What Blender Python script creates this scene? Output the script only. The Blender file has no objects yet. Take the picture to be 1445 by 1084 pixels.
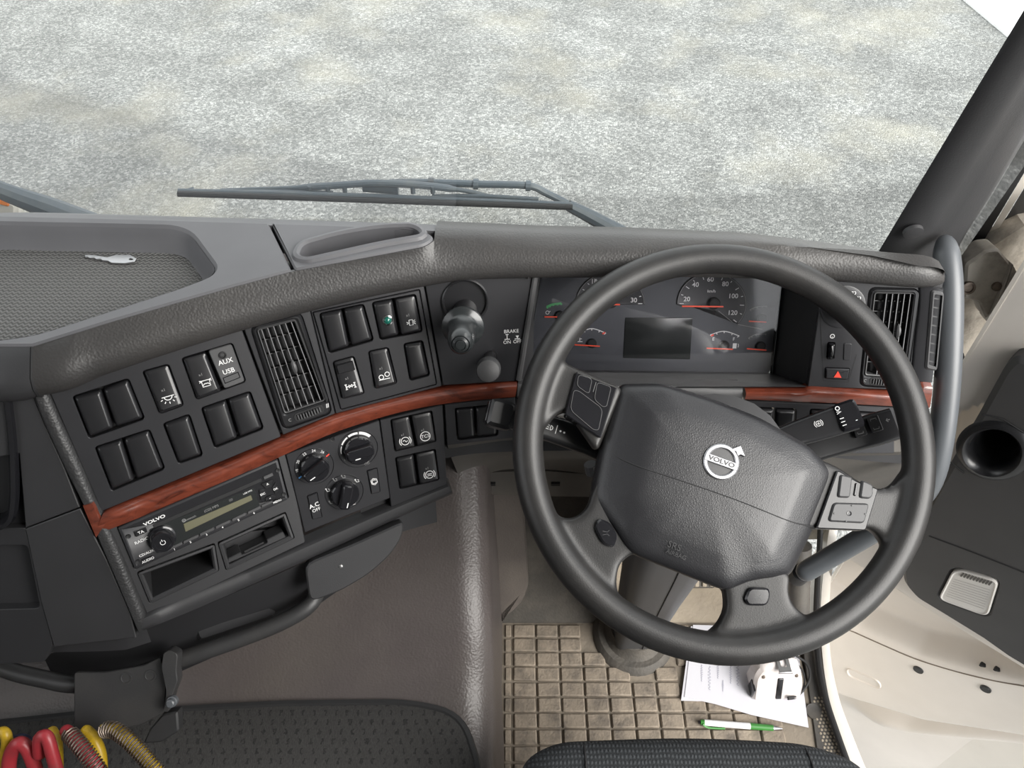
import bpy, bmesh, math, random
import numpy as np
from mathutils import Vector, Matrix, geometry
random.seed(7)
sc = bpy.context.scene
# ------------------------------------------------------------------ camera, world, light, exposure
FPX, CAMZ, PITCH = 1125.0, 1.43, math.radians(48)
cam_d = bpy.data.cameras.new('camera'); cam_d.sensor_width = 36; cam_d.lens = 36 * FPX / 1445
cam_d.clip_start = .02
cam = bpy.data.objects.new('camera', cam_d); sc.collection.objects.link(cam)
cam.location = (0, 0, CAMZ); cam.rotation_euler = (math.pi / 2 - PITCH, 0, 0)
sc.camera = cam
world = bpy.data.worlds.new('overcast_sky'); sc.world = world; world.use_nodes = True
bg = world.node_tree.nodes['Background']
bg.inputs[0].default_value = (.97, .985, 1.0, 1); bg.inputs[1].default_value = 1.0
sun_d = bpy.data.lights.new('veiled_sun', 'SUN'); sun_d.energy = 3.2; sun_d.angle = math.radians(50); sun_d.color = (1, .97, .92)
sun = bpy.data.objects.new('veiled_sun', sun_d); sc.collection.objects.link(sun); sun.rotation_euler = Vector((.66, -.52, .60)).to_track_quat('Z', 'Y').to_euler()   # from the right rear, through the open door
sc.view_settings.view_transform = 'Standard'; sc.view_settings.look = 'None'
sc.view_settings.gamma = 1; sc.view_settings.use_curve_mapping = False
sc.view_settings.exposure = 1.14
sc.cycles.max_bounces = 8; sc.cycles.diffuse_bounces = 4; sc.cycles.transparent_max_bounces = 12
sc.cycles.use_denoising = True

# ------------------------------------------------------------------ geometry helpers
CO = Vector((0, 0, CAMZ))
FW = Vector((0, math.cos(PITCH), -math.sin(PITCH))); UP = Vector((0, math.sin(PITCH), math.cos(PITCH))); RT = Vector((1, 0, 0))
def ray(x, y): return FW + RT * ((x - 722.5) / FPX) + UP * ((542 - y) / FPX)
def at_z(x, y, z):
    r = ray(x, y); return CO + r * ((z - CAMZ) / r.z)
def at_d(x, y, d): return CO + ray(x, y) * d           # d = depth along the view axis
def at_x(x, y, X):
    r = ray(x, y); return CO + r * (X / r.x)
def at_y(x, y, Y):
    r = ray(x, y); return CO + r * (Y / r.y)
WM = {}
class Fr:
    """a local frame: x right, y up, z outwards"""
    def __init__(s, o, x, y):
        s.o = Vector(o); s.x = Vector(x).normalized(); s.z = s.x.cross(Vector(y)).normalized(); s.y = s.z.cross(s.x)
        s.m = Matrix(((s.x.x, s.y.x, s.z.x, s.o.x), (s.x.y, s.y.y, s.z.y, s.o.y), (s.x.z, s.y.z, s.z.z, s.o.z), (0, 0, 0, 1)))
    def px(s, x, y, h=0.0):
        r = ray(x, y); o = s.o + s.z * h; k = (o - CO).dot(s.z) / r.dot(s.z)
        d = CO + r * k - s.o; return (d.dot(s.x), d.dot(s.y))
    def pp(s, pts, h=0.0): return [s.px(a, b, h) for a, b in pts]
    def w(s, a, b, c=0.0): return s.o + s.x * a + s.y * b + s.z * c
    def loc(s, P): d = Vector(P) - s.o; return Vector((d.dot(s.x), d.dot(s.y), d.dot(s.z)))
    def at(s, a, b, c=0.0): return Fr(s.w(a, b, c), s.x, s.y)
WORLD = Fr((0, 0, 0), (1, 0, 0), (0, 1, 0))
def quad_frame(P):   # TL TR BR BL world points -> frame at their centre
    o = sum(P, Vector()) / 4
    return Fr(o, (P[1] - P[0]) + (P[2] - P[3]), (P[0] - P[3]) + (P[1] - P[2]))
def link(name, data, parent, m):
    o = bpy.data.objects.new(name, data); sc.collection.objects.link(o)
    o.matrix_basis = m; WM[o.name] = m.copy()
    if parent is not None:
        o.parent = parent; o.matrix_parent_inverse = WM[parent.name].inverted()
    return o
def mesh(name, V, F, mat, parent=None, fr=WORLD, smooth=35, center=True):
    V = [Vector(v) for v in V]
    c = Vector()
    if center and V:
        lo = [min(v[i] for v in V) for i in range(3)]; hi = [max(v[i] for v in V) for i in range(3)]
        c = Vector([(a + b) / 2 for a, b in zip(lo, hi)])
    me = bpy.data.meshes.new(name); me.from_pydata([tuple(v - c) for v in V], [], F); me.validate()
    bm = bmesh.new(); bm.from_mesh(me); bmesh.ops.recalc_face_normals(bm, faces=bm.faces); bm.to_mesh(me); bm.free()
    if smooth:
        me.shade_smooth(); me.set_sharp_from_angle(angle=math.radians(smooth))
    if mat: me.materials.append(mat)
    return link(name, me, parent, fr.m @ Matrix.Translation(c))
def empty(name, loc):
    return link(name, None, None, Matrix.Translation(Vector(loc)))
def tag(o, label=None, cat=None, group=None, kind=None):
    if label: o['label'] = label
    if cat: o['category'] = cat
    if group: o['group'] = group
    if kind: o['kind'] = kind
    return o
def thing(name, loc, label, cat, group=None): return tag(empty(name, loc), label, cat, group)
def rpoly(pts, r, n=4):
    """round the corners of a 2D polygon; r may be a list"""
    out = []; N = len(pts)
    for i in range(N):
        p = Vector(pts[i]).to_2d(); a = Vector(pts[i - 1]).to_2d() - p; b = Vector(pts[(i + 1) % N]).to_2d() - p
        rr = r[i] if isinstance(r, (list, tuple)) else r
        k = min(rr, a.length * .48, b.length * .48)
        if k < 1e-6: out.append((p.x, p.y)); continue
        A = p + a.normalized() * k; B = p + b.normalized() * k
        for j in range(n + 1):
            t = j / n; q = A * (1 - t) ** 2 + p * (2 * t * (1 - t)) + B * t * t; out.append((q.x, q.y))
    return out
def area(p): return sum(p[i - 1][0] * p[i][1] - p[i][0] * p[i - 1][1] for i in range(len(p))) / 2
def inset(p, d):
    """offset a polygon inwards by d (negative: outwards)"""
    s = 1 if area(p) > 0 else -1; N = len(p); out = []
    for i in range(N):
        q = Vector(p[i]); a = q - Vector(p[i - 1]); b = Vector(p[(i + 1) % N]) - q
        if a.length < 1e-9: a = b
        if b.length < 1e-9: b = a
        a.normalize(); b.normalize()
        na = Vector((-a.y, a.x)) * s; nb = Vector((-b.y, b.x)) * s; n = na + nb
        n = n / max(.5, n.length_squared / 2) if n.length > 1e-6 else na
        out.append((q.x + n.x * d, q.y + n.y * d))
    return out
def loft(loops, cap0=True, cap1=True, closed=True):
    V = []; F = []; n = len(loops[0])
    for L in loops: V += [tuple(p) for p in L]
    for i in range(len(loops) - 1):
        for j in range(n if closed else n - 1):
            k = (j + 1) % n; F.append((i * n + j, i * n + k, (i + 1) * n + k, (i + 1) * n + j))
    if cap0: F.append(tuple(range(n))[::-1])
    if cap1: F.append(tuple((len(loops) - 1) * n + j for j in range(n)))
    return V, F
def merge(*parts):
    V = []; F = []
    for v, f in parts:
        o = len(V); V += list(v); F += [tuple(i + o for i in q) for q in f]
    return V, F
def prism(poly, prof, cap0=True, cap1=True):
    """prof: list of (inset, z) from the bottom up"""
    return loft([[(a, b, z) for a, b in (inset(poly, i) if abs(i) > 1e-9 else poly)] for i, z in prof], cap0, cap1)
def key(name, fr, poly, prof, mat, parent, fn=None):
    V, F = prism(poly, prof, False, True)
    if fn: V = [(a, b, c + fn(a, b, c)) for a, b, c in V]
    return mesh(name, V, F, mat, parent, fr)
def plate_geo(outer, holes, z, th, bev=.0008, hth=None, hbev=.0006):
    hth = th if hth is None else hth
    o1 = inset(outer, bev); hs1 = [inset(h, -hbev) for h in holes]
    V = []; F = []
    polys = [o1] + hs1
    tri = geometry.tessellate_polygon([[Vector((a, b, 0)) for a, b in p] for p in polys])
    for p in polys: V += [(a, b, z) for a, b in p]
    F += [tuple(t) for t in tri]
    idx = 0
    for p, src, t, bv in [(o1, outer, th, bev)] + [(h1, h, hth, hbev) for h1, h in zip(hs1, holes)]:
        n = len(p); b0 = len(V)
        V += [(a, b, z - bv) for a, b in src]; V += [(a, b, z - t) for a, b in src]
        for j in range(n):
            k = (j + 1) % n
            F.append((idx + j, idx + k, b0 + k, b0 + j)); F.append((b0 + j, b0 + k, b0 + n + k, b0 + n + j))
        idx += n
    return V, F
def plate(name, fr, outer, holes, z, th, mat, parent, **k):
    V, F = plate_geo(outer, holes, z, th, **k); return mesh(name, V, F, mat, parent, fr)
def circ(cx, cy, r, n=24, ry=None, a0=0, a1=2 * math.pi, close=True):
    m = n if close else n + 1
    return [(cx + r * math.cos(a0 + (a1 - a0) * i / n), cy + (ry or r) * math.sin(a0 + (a1 - a0) * i / n)) for i in range(m)]
def box_geo(a, b):
    (x0, y0, z0), (x1, y1, z1) = a, b
    return ([(x0, y0, z0), (x1, y0, z0), (x1, y1, z0), (x0, y1, z0), (x0, y0, z1), (x1, y0, z1), (x1, y1, z1), (x0, y1, z1)],
            [(0, 3, 2, 1), (4, 5, 6, 7), (0, 1, 5, 4), (1, 2, 6, 5), (2, 3, 7, 6), (3, 0, 4, 7)])
def bbox_geo(a, b, bev):
    (x0, y0, z0), (x1, y1, z1) = a, b
    p = rpoly([(x0, y0), (x1, y0), (x1, y1), (x0, y1)], bev * 1.6, 2)
    return prism(p, [(bev, z0), (0, z0 + bev), (0, z1 - bev), (bev, z1)])
def smooth_path(pts, n=8):
    P = [Vector(p) for p in pts]; out = []
    for i in range(len(P) - 1):
        a = P[max(i - 1, 0)]; b = P[i]; c = P[i + 1]; d = P[min(i + 2, len(P) - 1)]
        for j in range(n):
            t = j / n
            out.append(.5 * ((2 * b) + (c - a) * t + (2 * a - 5 * b + 4 * c - d) * t * t + (3 * b - a - 3 * c + d) * t ** 3))
    out.append(P[-1]); return out
def tube_geo(path, r, n=12, cap=True, flat=1.0, up=None, round_end=False):
    """r: number or list per path point; flat scales the second section axis"""
    P = [Vector(p) for p in path]; N = len(P); loops = []
    T = [(P[min(i + 1, N - 1)] - P[max(i - 1, 0)]).normalized() for i in range(N)]
    u = Vector(up) if up else (Vector((0, 0, 1)) if abs(T[0].z) < .9 else Vector((1, 0, 0)))
    rs = r if isinstance(r, (list, tuple)) else [r] * N
    items = list(zip(P, T, rs))
    if round_end:
        def ends(p, t, rr, s): return [(p + t * s * rr * math.sin(a), t, max(rr * math.cos(a), .0002)) for a in (.45, .9, 1.3)]
        items = ends(P[0], T[0], rs[0], -1)[::-1] + items + ends(P[-1], T[-1], rs[-1], 1)
    for p, t, rr in items:
        a = (u - t * u.dot(t)).normalized(); b = t.cross(a); u = a
        loops.append([p + (a * math.cos(2 * math.pi * j / n) + b * flat * math.sin(2 * math.pi * j / n)) * rr for j in range(n)])
    return loft(loops, cap, cap)
def tube(name, path, r, mat, parent=None, **k):
    V, F = tube_geo(path, r, **k); return mesh(name, V, F, mat, parent)
def lathe_geo(prof, n=24):
    """prof: (radius, z)"""
    return loft([[(r * math.cos(2 * math.pi * j / n), r * math.sin(2 * math.pi * j / n), z) for j in range(n)] for r, z in prof])
def lathe(name, fr, prof, mat, parent, n=24):
    V, F = lathe_geo(prof, n); return mesh(name, V, F, mat, parent, fr)
def ribbon_geo(line, w, z, th=.0003, closed=False):
    P = [Vector(p) for p in line]; N = len(P); L = []; R = []
    for i in range(N):
        a = P[i - 1] if (i or closed) else P[i]; b = P[(i + 1) % N] if (i < N - 1 or closed) else P[i]
        t = (b - a).normalized(); n = Vector((-t.y, t.x)) * w / 2; L.append(P[i] + n); R.append(P[i] - n)
    V = [(p.x, p.y, z) for p in L] + [(p.x, p.y, z) for p in R]
    F = [(i, (i + 1) % N, N + (i + 1) % N, N + i) for i in range(N if closed else N - 1)]
    return V, F
def strokes(name, fr, lines, w, z, mat, parent, fills=()):
    geo = [ribbon_geo(l, w, z, closed=(len(l) > 2 and l[0] == l[-1] and False)) for l in lines]
    geo += [([(a, b, z) for a, b in p], [tuple(range(len(p)))]) for p in fills]
    V, F = merge(*geo); return mesh(name, V, F, mat, parent, fr, smooth=0)
def text(name, fr, s, x, y, size, mat, parent, z=.0004, rot=0.0, sx=1.0, bold=0.0):
    cu = bpy.data.curves.new(name, 'FONT'); cu.body = s; cu.size = size; cu.align_x = 'CENTER'; cu.align_y = 'CENTER'
    cu.extrude = .0001; cu.offset = bold * size; cu.resolution_u = 3
    t = bpy.data.objects.new(name, cu); me = bpy.data.meshes.new_from_object(t)
    bpy.data.objects.remove(t); bpy.data.curves.remove(cu)
    me.name = name; me.materials.clear(); me.materials.append(mat)
    return link(name, me, parent, fr.m @ Matrix.Translation((x, y, z)) @ Matrix.Rotation(rot, 4, 'Z') @ Matrix.Diagonal((sx, 1, 1, 1)))
def grid_geo(f, us, vs):
    V = [f(u, v) for v in vs for u in us]; n = len(us)
    F = [(j * n + i, j * n + i + 1, (j + 1) * n + i + 1, (j + 1) * n + i) for j in range(len(vs) - 1) for i in range(n - 1)]
    return V, F
def lin(a, b, n): return [a + (b - a) * i / (n - 1) for i in range(n)]

# ------------------------------------------------------------------ materials
def nt(name):
    m = bpy.data.materials.new(name); m.use_nodes = True; t = m.node_tree
    return m, t, t.nodes['Principled BSDF']
def N(t, kind, **k):
    n = t.nodes.new(kind)
    for a, b in k.items():
        if a in n.inputs: n.inputs[a].default_value = b
        else: setattr(n, a, b)
    return n
def col(c): return (c[0], c[1], c[2], 1) if len(c) == 3 else c
def plastic(name, c, rough=.5, bump=.0, scale=600, kind='noise', dirt=None, dirt_amt=0, dirt_scale=9, metallic=0, spec=.5, var=.06, coat=0, coord='Object'):
    m, t, p = nt(name); tc = N(t, 'ShaderNodeTexCoord' if coord != 'Position' else 'ShaderNodeNewGeometry')
    nz = N(t, 'ShaderNodeTexNoise', Scale=14.0, Detail=5.0); t.links.new(tc.outputs[coord], nz.inputs['Vector'])
    mx = N(t, 'ShaderNodeMix', data_type='RGBA')
    lo = tuple(v * (1 - var * 3) for v in c); hi = tuple(min(1, v * (1 + var * 3)) for v in c)
    mx.inputs[6].default_value = col(lo); mx.inputs[7].default_value = col(hi)
    t.links.new(nz.outputs['Fac'], mx.inputs[0]); out = mx.outputs[2]
    if dirt:
        dz = N(t, 'ShaderNodeTexNoise', Scale=dirt_scale, Detail=7.0, Roughness=.65); t.links.new(tc.outputs[coord], dz.inputs['Vector'])
        rp = N(t, 'ShaderNodeMapRange'); rp.inputs[1].default_value = .45; rp.inputs[2].default_value = .72; rp.inputs[3].default_value = 0; rp.inputs[4].default_value = dirt_amt
        t.links.new(dz.outputs['Fac'], rp.inputs[0])
        m2 = N(t, 'ShaderNodeMix', data_type='RGBA'); m2.inputs[7].default_value = col(dirt)
        t.links.new(rp.outputs[0], m2.inputs[0]); t.links.new(out, m2.inputs[6]); out = m2.outputs[2]
    t.links.new(out, p.inputs['Base Color'])
    p.inputs['Roughness'].default_value = rough; p.inputs['Metallic'].default_value = metallic
    p.inputs['Specular IOR Level'].default_value = spec; p.inputs['Coat Weight'].default_value = coat; p.inputs['Coat Roughness'].default_value = .08
    if bump:
        if kind == 'noise': b = N(t, 'ShaderNodeTexNoise', Scale=scale, Detail=2.0); o = b.outputs['Fac']
        else: b = N(t, 'ShaderNodeTexVoronoi', Scale=scale, feature='SMOOTH_F1' if kind == 'pebble' else 'DISTANCE_TO_EDGE'); o = b.outputs['Distance']
        wv = b
        if kind == 'leather':
            dn = N(t, 'ShaderNodeTexNoise', Scale=scale * .6, Detail=2.0); t.links.new(tc.outputs[coord], dn.inputs['Vector'])
            ad = N(t, 'ShaderNodeVectorMath', operation='MULTIPLY_ADD'); ad.inputs[1].default_value = (.9 / scale,) * 3
            t.links.new(dn.outputs['Color'], ad.inputs[0]); t.links.new(tc.outputs[coord], ad.inputs[2]); t.links.new(ad.outputs[0], b.inputs['Vector'])
        else: t.links.new(tc.outputs[coord], b.inputs['Vector'])
        bp = N(t, 'ShaderNodeBump'); bp.inputs['Strength'].default_value = bump; bp.inputs['Distance'].default_value = .35 / scale
        t.links.new(o, bp.inputs['Height']); t.links.new(bp.outputs[0], p.inputs['Normal'])
    return m
M = {}
M['pad'] = plastic('soft_pad', (.038, .0365, .036), .40, .35, 430, 'pebble', (.085, .078, .07), .25, 6)
M['cover'] = plastic('hard_cover', (.10, .10, .107), .48, .10, 900)
M['fascia'] = plastic('fascia_plastic', (.023, .023, .0255), .34, .10, 1100, spec=.5)
M['fascia_r'] = M['fascia']
M['shell'] = plastic('shell_plastic', (.018, .018, .02), .6)
M['side'] = plastic('side_panel_plastic', (.030, .030, .032), .46, .2, 700)
M['key'] = plastic('switch_plastic', (.014, .014, .0155), .28, .06, 1200, spec=.55)
M['gloss'] = plastic('gloss_black', (.012, .012, .014), .14)
M['black'] = plastic('matt_black', (.010, .010, .011), .7)
M['mid'] = plastic('mid_grey_plastic', (.060, .060, .062), .45, .1, 900)
M['lower'] = plastic('lower_grey_plastic', (.085, .080, .074), .55, .25, 700, 'noise', (.20, .18, .15), .25)
M['leather'] = plastic('wheel_leather', (.018, .018, .020), .36, .24, 420, 'leather', var=.04, spec=.5)
M['rim'] = plastic('wheel_rim_leather', (.016, .0155, .0155), .43, .14, 420, 'leather', (.05, .046, .042), .25, 18, spec=.45)
M['tunnel'] = plastic('tunnel_vinyl', (.080, .068, .066), .38, .4, 330, 'pebble', (.13, .115, .10), .35, 5)
M['white'] = plastic('white_paint', (.72, .68, .62), .35, 0, dirt=(.42, .36, .29), dirt_amt=.35, dirt_scale=4, var=.02)
M['doorwhite'] = plastic('door_white_paint', (.70, .655, .605), .32, 0, dirt=(.52, .46, .39), dirt_amt=.2, dirt_scale=3, var=.02)
M['dirtywhite'] = plastic('grimy_white_paint', (.50, .46, .40), .5, .3, 300, dirt=(.10, .08, .065), dirt_amt=.85, dirt_scale=16)
M['metal'] = plastic('dull_metal', (.45, .45, .45), .35, metallic=1)
M['chrome'] = plastic('chrome', (.75, .75, .76), .16, metallic=1)
M['silver'] = plastic('satin_silver', (.33, .33, .345), .42, metallic=1, var=.02)
M['rubber'] = plastic('black_rubber', (.020, .020, .021), .6, .1, 500)
M['tube'] = plastic('grab_handle_plastic', (.085, .092, .10), .36, .1, 800)
M['letter'] = plastic('white_print', (.70, .70, .70), .6, var=.0)
M['dimletter'] = plastic('grey_print', (.22, .22, .22), .6, var=.0)
M['red'] = plastic('red_print', (.75, .06, .035), .5, var=0)
M['needle'] = plastic('needle_red', (.85, .09, .04), .5, var=0)
M['green'] = plastic('green_print', (.10, .42, .16), .5, var=0)
M['blue'] = plastic('blue_print', (.10, .35, .75), .5, var=0)
M['dial'] = plastic('dial_face', (.055, .058, .068), .5, var=.03)
M['dialdark'] = plastic('dial_ring_face', (.034, .034, .038), .5, var=.03)
M['screen'] = plastic('dark_screen', (.020, .022, .022), .22, var=.02)
M['lcd'] = plastic('lcd_panel', (.13, .125, .08), .35, var=.05)
M['led'] = plastic('green_led', (.01, .12, .09), .1, spec=.8)
M['paper'] = plastic('white_paper', (.62, .615, .66), .7, var=.01)
M['ink'] = plastic('pencil_writing', (.22, .22, .30), .8, var=0)
M['tapebody'] = plastic('tape_measure_case', (.66, .61, .59), .4, dirt=(.22, .16, .12), dirt_amt=.4, dirt_scale=30, var=.02)
M['pengreen'] = plastic('pen_green', (.04, .20, .035), .4, var=.02)
M['penwhite'] = plastic('pen_white', (.80, .80, .82), .3, var=.01)
M['wiper'] = plastic('wiper_black_hazed', (.085, .105, .125), .45, var=.05, dirt=(.16, .17, .17), dirt_amt=.5, dirt_scale=20)  # black wiper lightened to blue-grey: windscreen reflection and haze put into the colour
M['red_hose'] = plastic('red_hose', (.36, .03, .04), .38, 0, dirt=(.08, .04, .035), dirt_amt=.7, dirt_scale=30)
M['yellow_hose'] = plastic('yellow_hose', (.56, .36, .015), .38, 0, dirt=(.10, .07, .035), dirt_amt=.7, dirt_scale=30)
M['spring'] = plastic('spring_steel', (.22, .18, .15), .4, metallic=.8, dirt=(.07, .05, .035), dirt_amt=.8, dirt_scale=60)
M['dark_hose'] = plastic('dark_blue_hose', (.03, .03, .06), .4)
M['bracket'] = plastic('bracket_paint', (.030, .030, .031), .46, .2, 500, dirt=(.06, .055, .05), dirt_amt=.3, dirt_scale=20)
M['orange'] = plastic('orange_reflector', (.9, .25, .03), .3, var=.02)
M['pole'] = plastic('pillar_trim', (.036, .036, .038), .55, .35, 600)
M['door'] = plastic('door_trim', (.046, .045, .046), .5, .25, 700)
M['headliner'] = plastic('headliner', (.26, .255, .245), .9)
M['sillseal'] = plastic('sill_seal', (.07, .065, .06), .5, .2, 300, dirt=(.2, .18, .15), dirt_amt=.5)
M['concrete'] = plastic('pale_concrete', (.80, .80, .79), .8, .1, 60, var=.02)

def wood():
    m, t, p = nt('burl_wood_trim'); tc = N(t, 'ShaderNodeTexCoord'); mp = N(t, 'ShaderNodeMapping'); mp.inputs['Scale'].default_value = (8, 26, 26)
    t.links.new(tc.outputs['Object'], mp.inputs[0])
    nz = N(t, 'ShaderNodeTexNoise', Scale=3.2, Detail=8.0, Roughness=.6, Distortion=1.6); t.links.new(mp.outputs[0], nz.inputs['Vector'])
    cr = N(t, 'ShaderNodeValToRGB'); e = cr.color_ramp.elements
    e[0].position = .28; e[0].color = (.040, .009, .005, 1); e[1].position = .72; e[1].color = (.19, .046, .025, 1)
    x = cr.color_ramp.elements.new(.42); x.color = (.115, .026, .014, 1); x = cr.color_ramp.elements.new(.55); x.color = (.15, .034, .018, 1)
    t.links.new(nz.outputs['Fac'], cr.inputs[0])
    sp = N(t, 'ShaderNodeTexNoise', Scale=9.0, Detail=6.0, Roughness=.75); t.links.new(mp.outputs[0], sp.inputs['Vector'])
    mr = N(t, 'ShaderNodeMapRange'); mr.inputs[1].default_value = .62; mr.inputs[2].default_value = .70; t.links.new(sp.outputs['Fac'], mr.inputs[0])
    mx = N(t, 'ShaderNodeMix', data_type='RGBA'); mx.inputs[7].default_value = (.03, .008, .006, 1)
    t.links.new(mr.outputs[0], mx.inputs[0]); t.links.new(cr.outputs[0], mx.inputs[6]); t.links.new(mx.outputs[2], p.inputs['Base Color'])
    p.inputs['Roughness'].default_value = .30; p.inputs['Coat Weight'].default_value = .8; p.inputs['Coat Roughness'].default_value = .07
    return m
M['wood'] = wood()
def glass(name, refl=.06, tint=(1, 1, 1), rough=.02):
    m = bpy.data.materials.new(name); m.use_nodes = True; t = m.node_tree; t.nodes.clear()
    o = N(t, 'ShaderNodeOutputMaterial'); mx = N(t, 'ShaderNodeMixShader'); tr = N(t, 'ShaderNodeBsdfTransparent'); gl = N(t, 'ShaderNodeBsdfGlossy')
    tr.inputs[0].default_value = col(tint); gl.inputs['Roughness'].default_value = rough
    fr = N(t, 'ShaderNodeFresnel'); fr.inputs[0].default_value = 1.45; mu = N(t, 'ShaderNodeMath', operation='MULTIPLY'); mu.inputs[1].default_value = refl
    t.links.new(fr.outputs[0], mu.inputs[0]); t.links.new(mu.outputs[0], mx.inputs[0])
    t.links.new(tr.outputs[0], mx.inputs[1]); t.links.new(gl.outputs[0], mx.inputs[2]); t.links.new(mx.outputs[0], o.inputs[0]); return m
M['glass'] = glass('windscreen_glass', .35, (.96, .985, .97))
M['lens'] = glass('cluster_lens_glass', 1.2, (.97, .97, .98), .06)
def gravel():
    m, t, p = nt('crushed_gravel'); tc = N(t, 'ShaderNodeTexCoord'); O = tc.outputs['Object']
    dn = N(t, 'ShaderNodeTexNoise', Scale=30.0, Detail=2.0); t.links.new(O, dn.inputs['Vector'])
    ad = N(t, 'ShaderNodeVectorMath', operation='MULTIPLY_ADD'); ad.inputs[1].default_value = (.03,) * 3; t.links.new(dn.outputs['Color'], ad.inputs[0]); t.links.new(O, ad.inputs[2])
    v = N(t, 'ShaderNodeTexVoronoi', Scale=80.0); t.links.new(ad.outputs[0], v.inputs['Vector'])
    bw = N(t, 'ShaderNodeSeparateColor'); t.links.new(v.outputs['Color'], bw.inputs[0])
    cr = N(t, 'ShaderNodeValToRGB'); e = cr.color_ramp.elements
    e[0].position = 0; e[0].color = (.13, .135, .132, 1); e[1].position = 1; e[1].color = (.345, .35, .34, 1)
    x = e.new(.55); x.color = (.20, .205, .20, 1)
    t.links.new(bw.outputs[0], cr.inputs[0])
    big = N(t, 'ShaderNodeTexNoise', Scale=1.1, Detail=6.0, Roughness=.62); t.links.new(O, big.inputs['Vector'])
    mr = N(t, 'ShaderNodeMapRange'); mr.inputs[1].default_value = .50; mr.inputs[2].default_value = .74; mr.inputs[4].default_value = .75; t.links.new(big.outputs['Fac'], mr.inputs[0])
    mx = N(t, 'ShaderNodeMix', data_type='RGBA'); mx.inputs[7].default_value = (.30, .288, .24, 1)
    t.links.new(mr.outputs[0], mx.inputs[0]); t.links.new(cr.outputs[0], mx.inputs[6])
    b2 = N(t, 'ShaderNodeTexNoise', Scale=2.6, Detail=5.0); t.links.new(O, b2.inputs['Vector'])
    m3 = N(t, 'ShaderNodeMapRange'); m3.inputs[1].default_value = .35; m3.inputs[2].default_value = .7; m3.inputs[3].default_value = .80; m3.inputs[4].default_value = 1.15; t.links.new(b2.outputs['Fac'], m3.inputs[0])
    mu = N(t, 'ShaderNodeMix', data_type='RGBA', blend_type='MULTIPLY'); mu.inputs[0].default_value = 1
    t.links.new(mx.outputs[2], mu.inputs[6]); t.links.new(m3.outputs[0], mu.inputs[7]); t.links.new(mu.outputs[2], p.inputs['Base Color'])
    p.inputs['Roughness'].default_value = .9
    bp = N(t, 'ShaderNodeBump'); bp.inputs['Strength'].default_value = .8; bp.inputs['Distance'].default_value = .012; bp.invert = True
    t.links.new(v.outputs['Distance'], bp.inputs['Height']); t.links.new(bp.outputs[0], p.inputs['Normal']); return m
M['gravel'] = gravel()
def weave(name, c0, c1, sx, sy, bump, rough=.9):
    """woven / ribbed cloth: two crossed waves"""
    m, t, p = nt(name); tc = N(t, 'ShaderNodeTexCoord')
    a = N(t, 'ShaderNodeTexWave', Scale=sx, Distortion=1.5, Detail=2.0); a.bands_direction = 'X'; b = N(t, 'ShaderNodeTexWave', Scale=sy, Distortion=2.0, Detail=2.0); b.bands_direction = 'Y'
    for q in (a, b): t.links.new(tc.outputs['Object'], q.inputs['Vector'])
    mu = N(t, 'ShaderNodeMath', operation='MULTIPLY'); t.links.new(a.outputs['Fac'], mu.inputs[0]); t.links.new(b.outputs['Fac'], mu.inputs[1])
    nz = N(t, 'ShaderNodeTexNoise', Scale=900.0, Detail=3.0); t.links.new(tc.outputs['Object'], nz.inputs['Vector'])
    ad = N(t, 'ShaderNodeMath', operation='ADD'); t.links.new(mu.outputs[0], ad.inputs[0]); t.links.new(nz.outputs['Fac'], ad.inputs[1])
    mx = N(t, 'ShaderNodeMix', data_type='RGBA'); mx.inputs[6].default_value = col(c0); mx.inputs[7].default_value = col(c1)
    sb = N(t, 'ShaderNodeMath', operation='SUBTRACT'); sb.inputs[1].default_value = .35; t.links.new(ad.outputs[0], sb.inputs[0]); sb.use_clamp = True
    t.links.new(sb.outputs[0], mx.inputs[0]); t.links.new(mx.outputs[2], p.inputs['Base Color']); p.inputs['Roughness'].default_value = rough
    bp = N(t, 'ShaderNodeBump'); bp.inputs['Strength'].default_value = bump; bp.inputs['Distance'].default_value = .002
    t.links.new(ad.outputs[0], bp.inputs['Height']); t.links.new(bp.outputs[0], p.inputs['Normal']); return m
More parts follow.
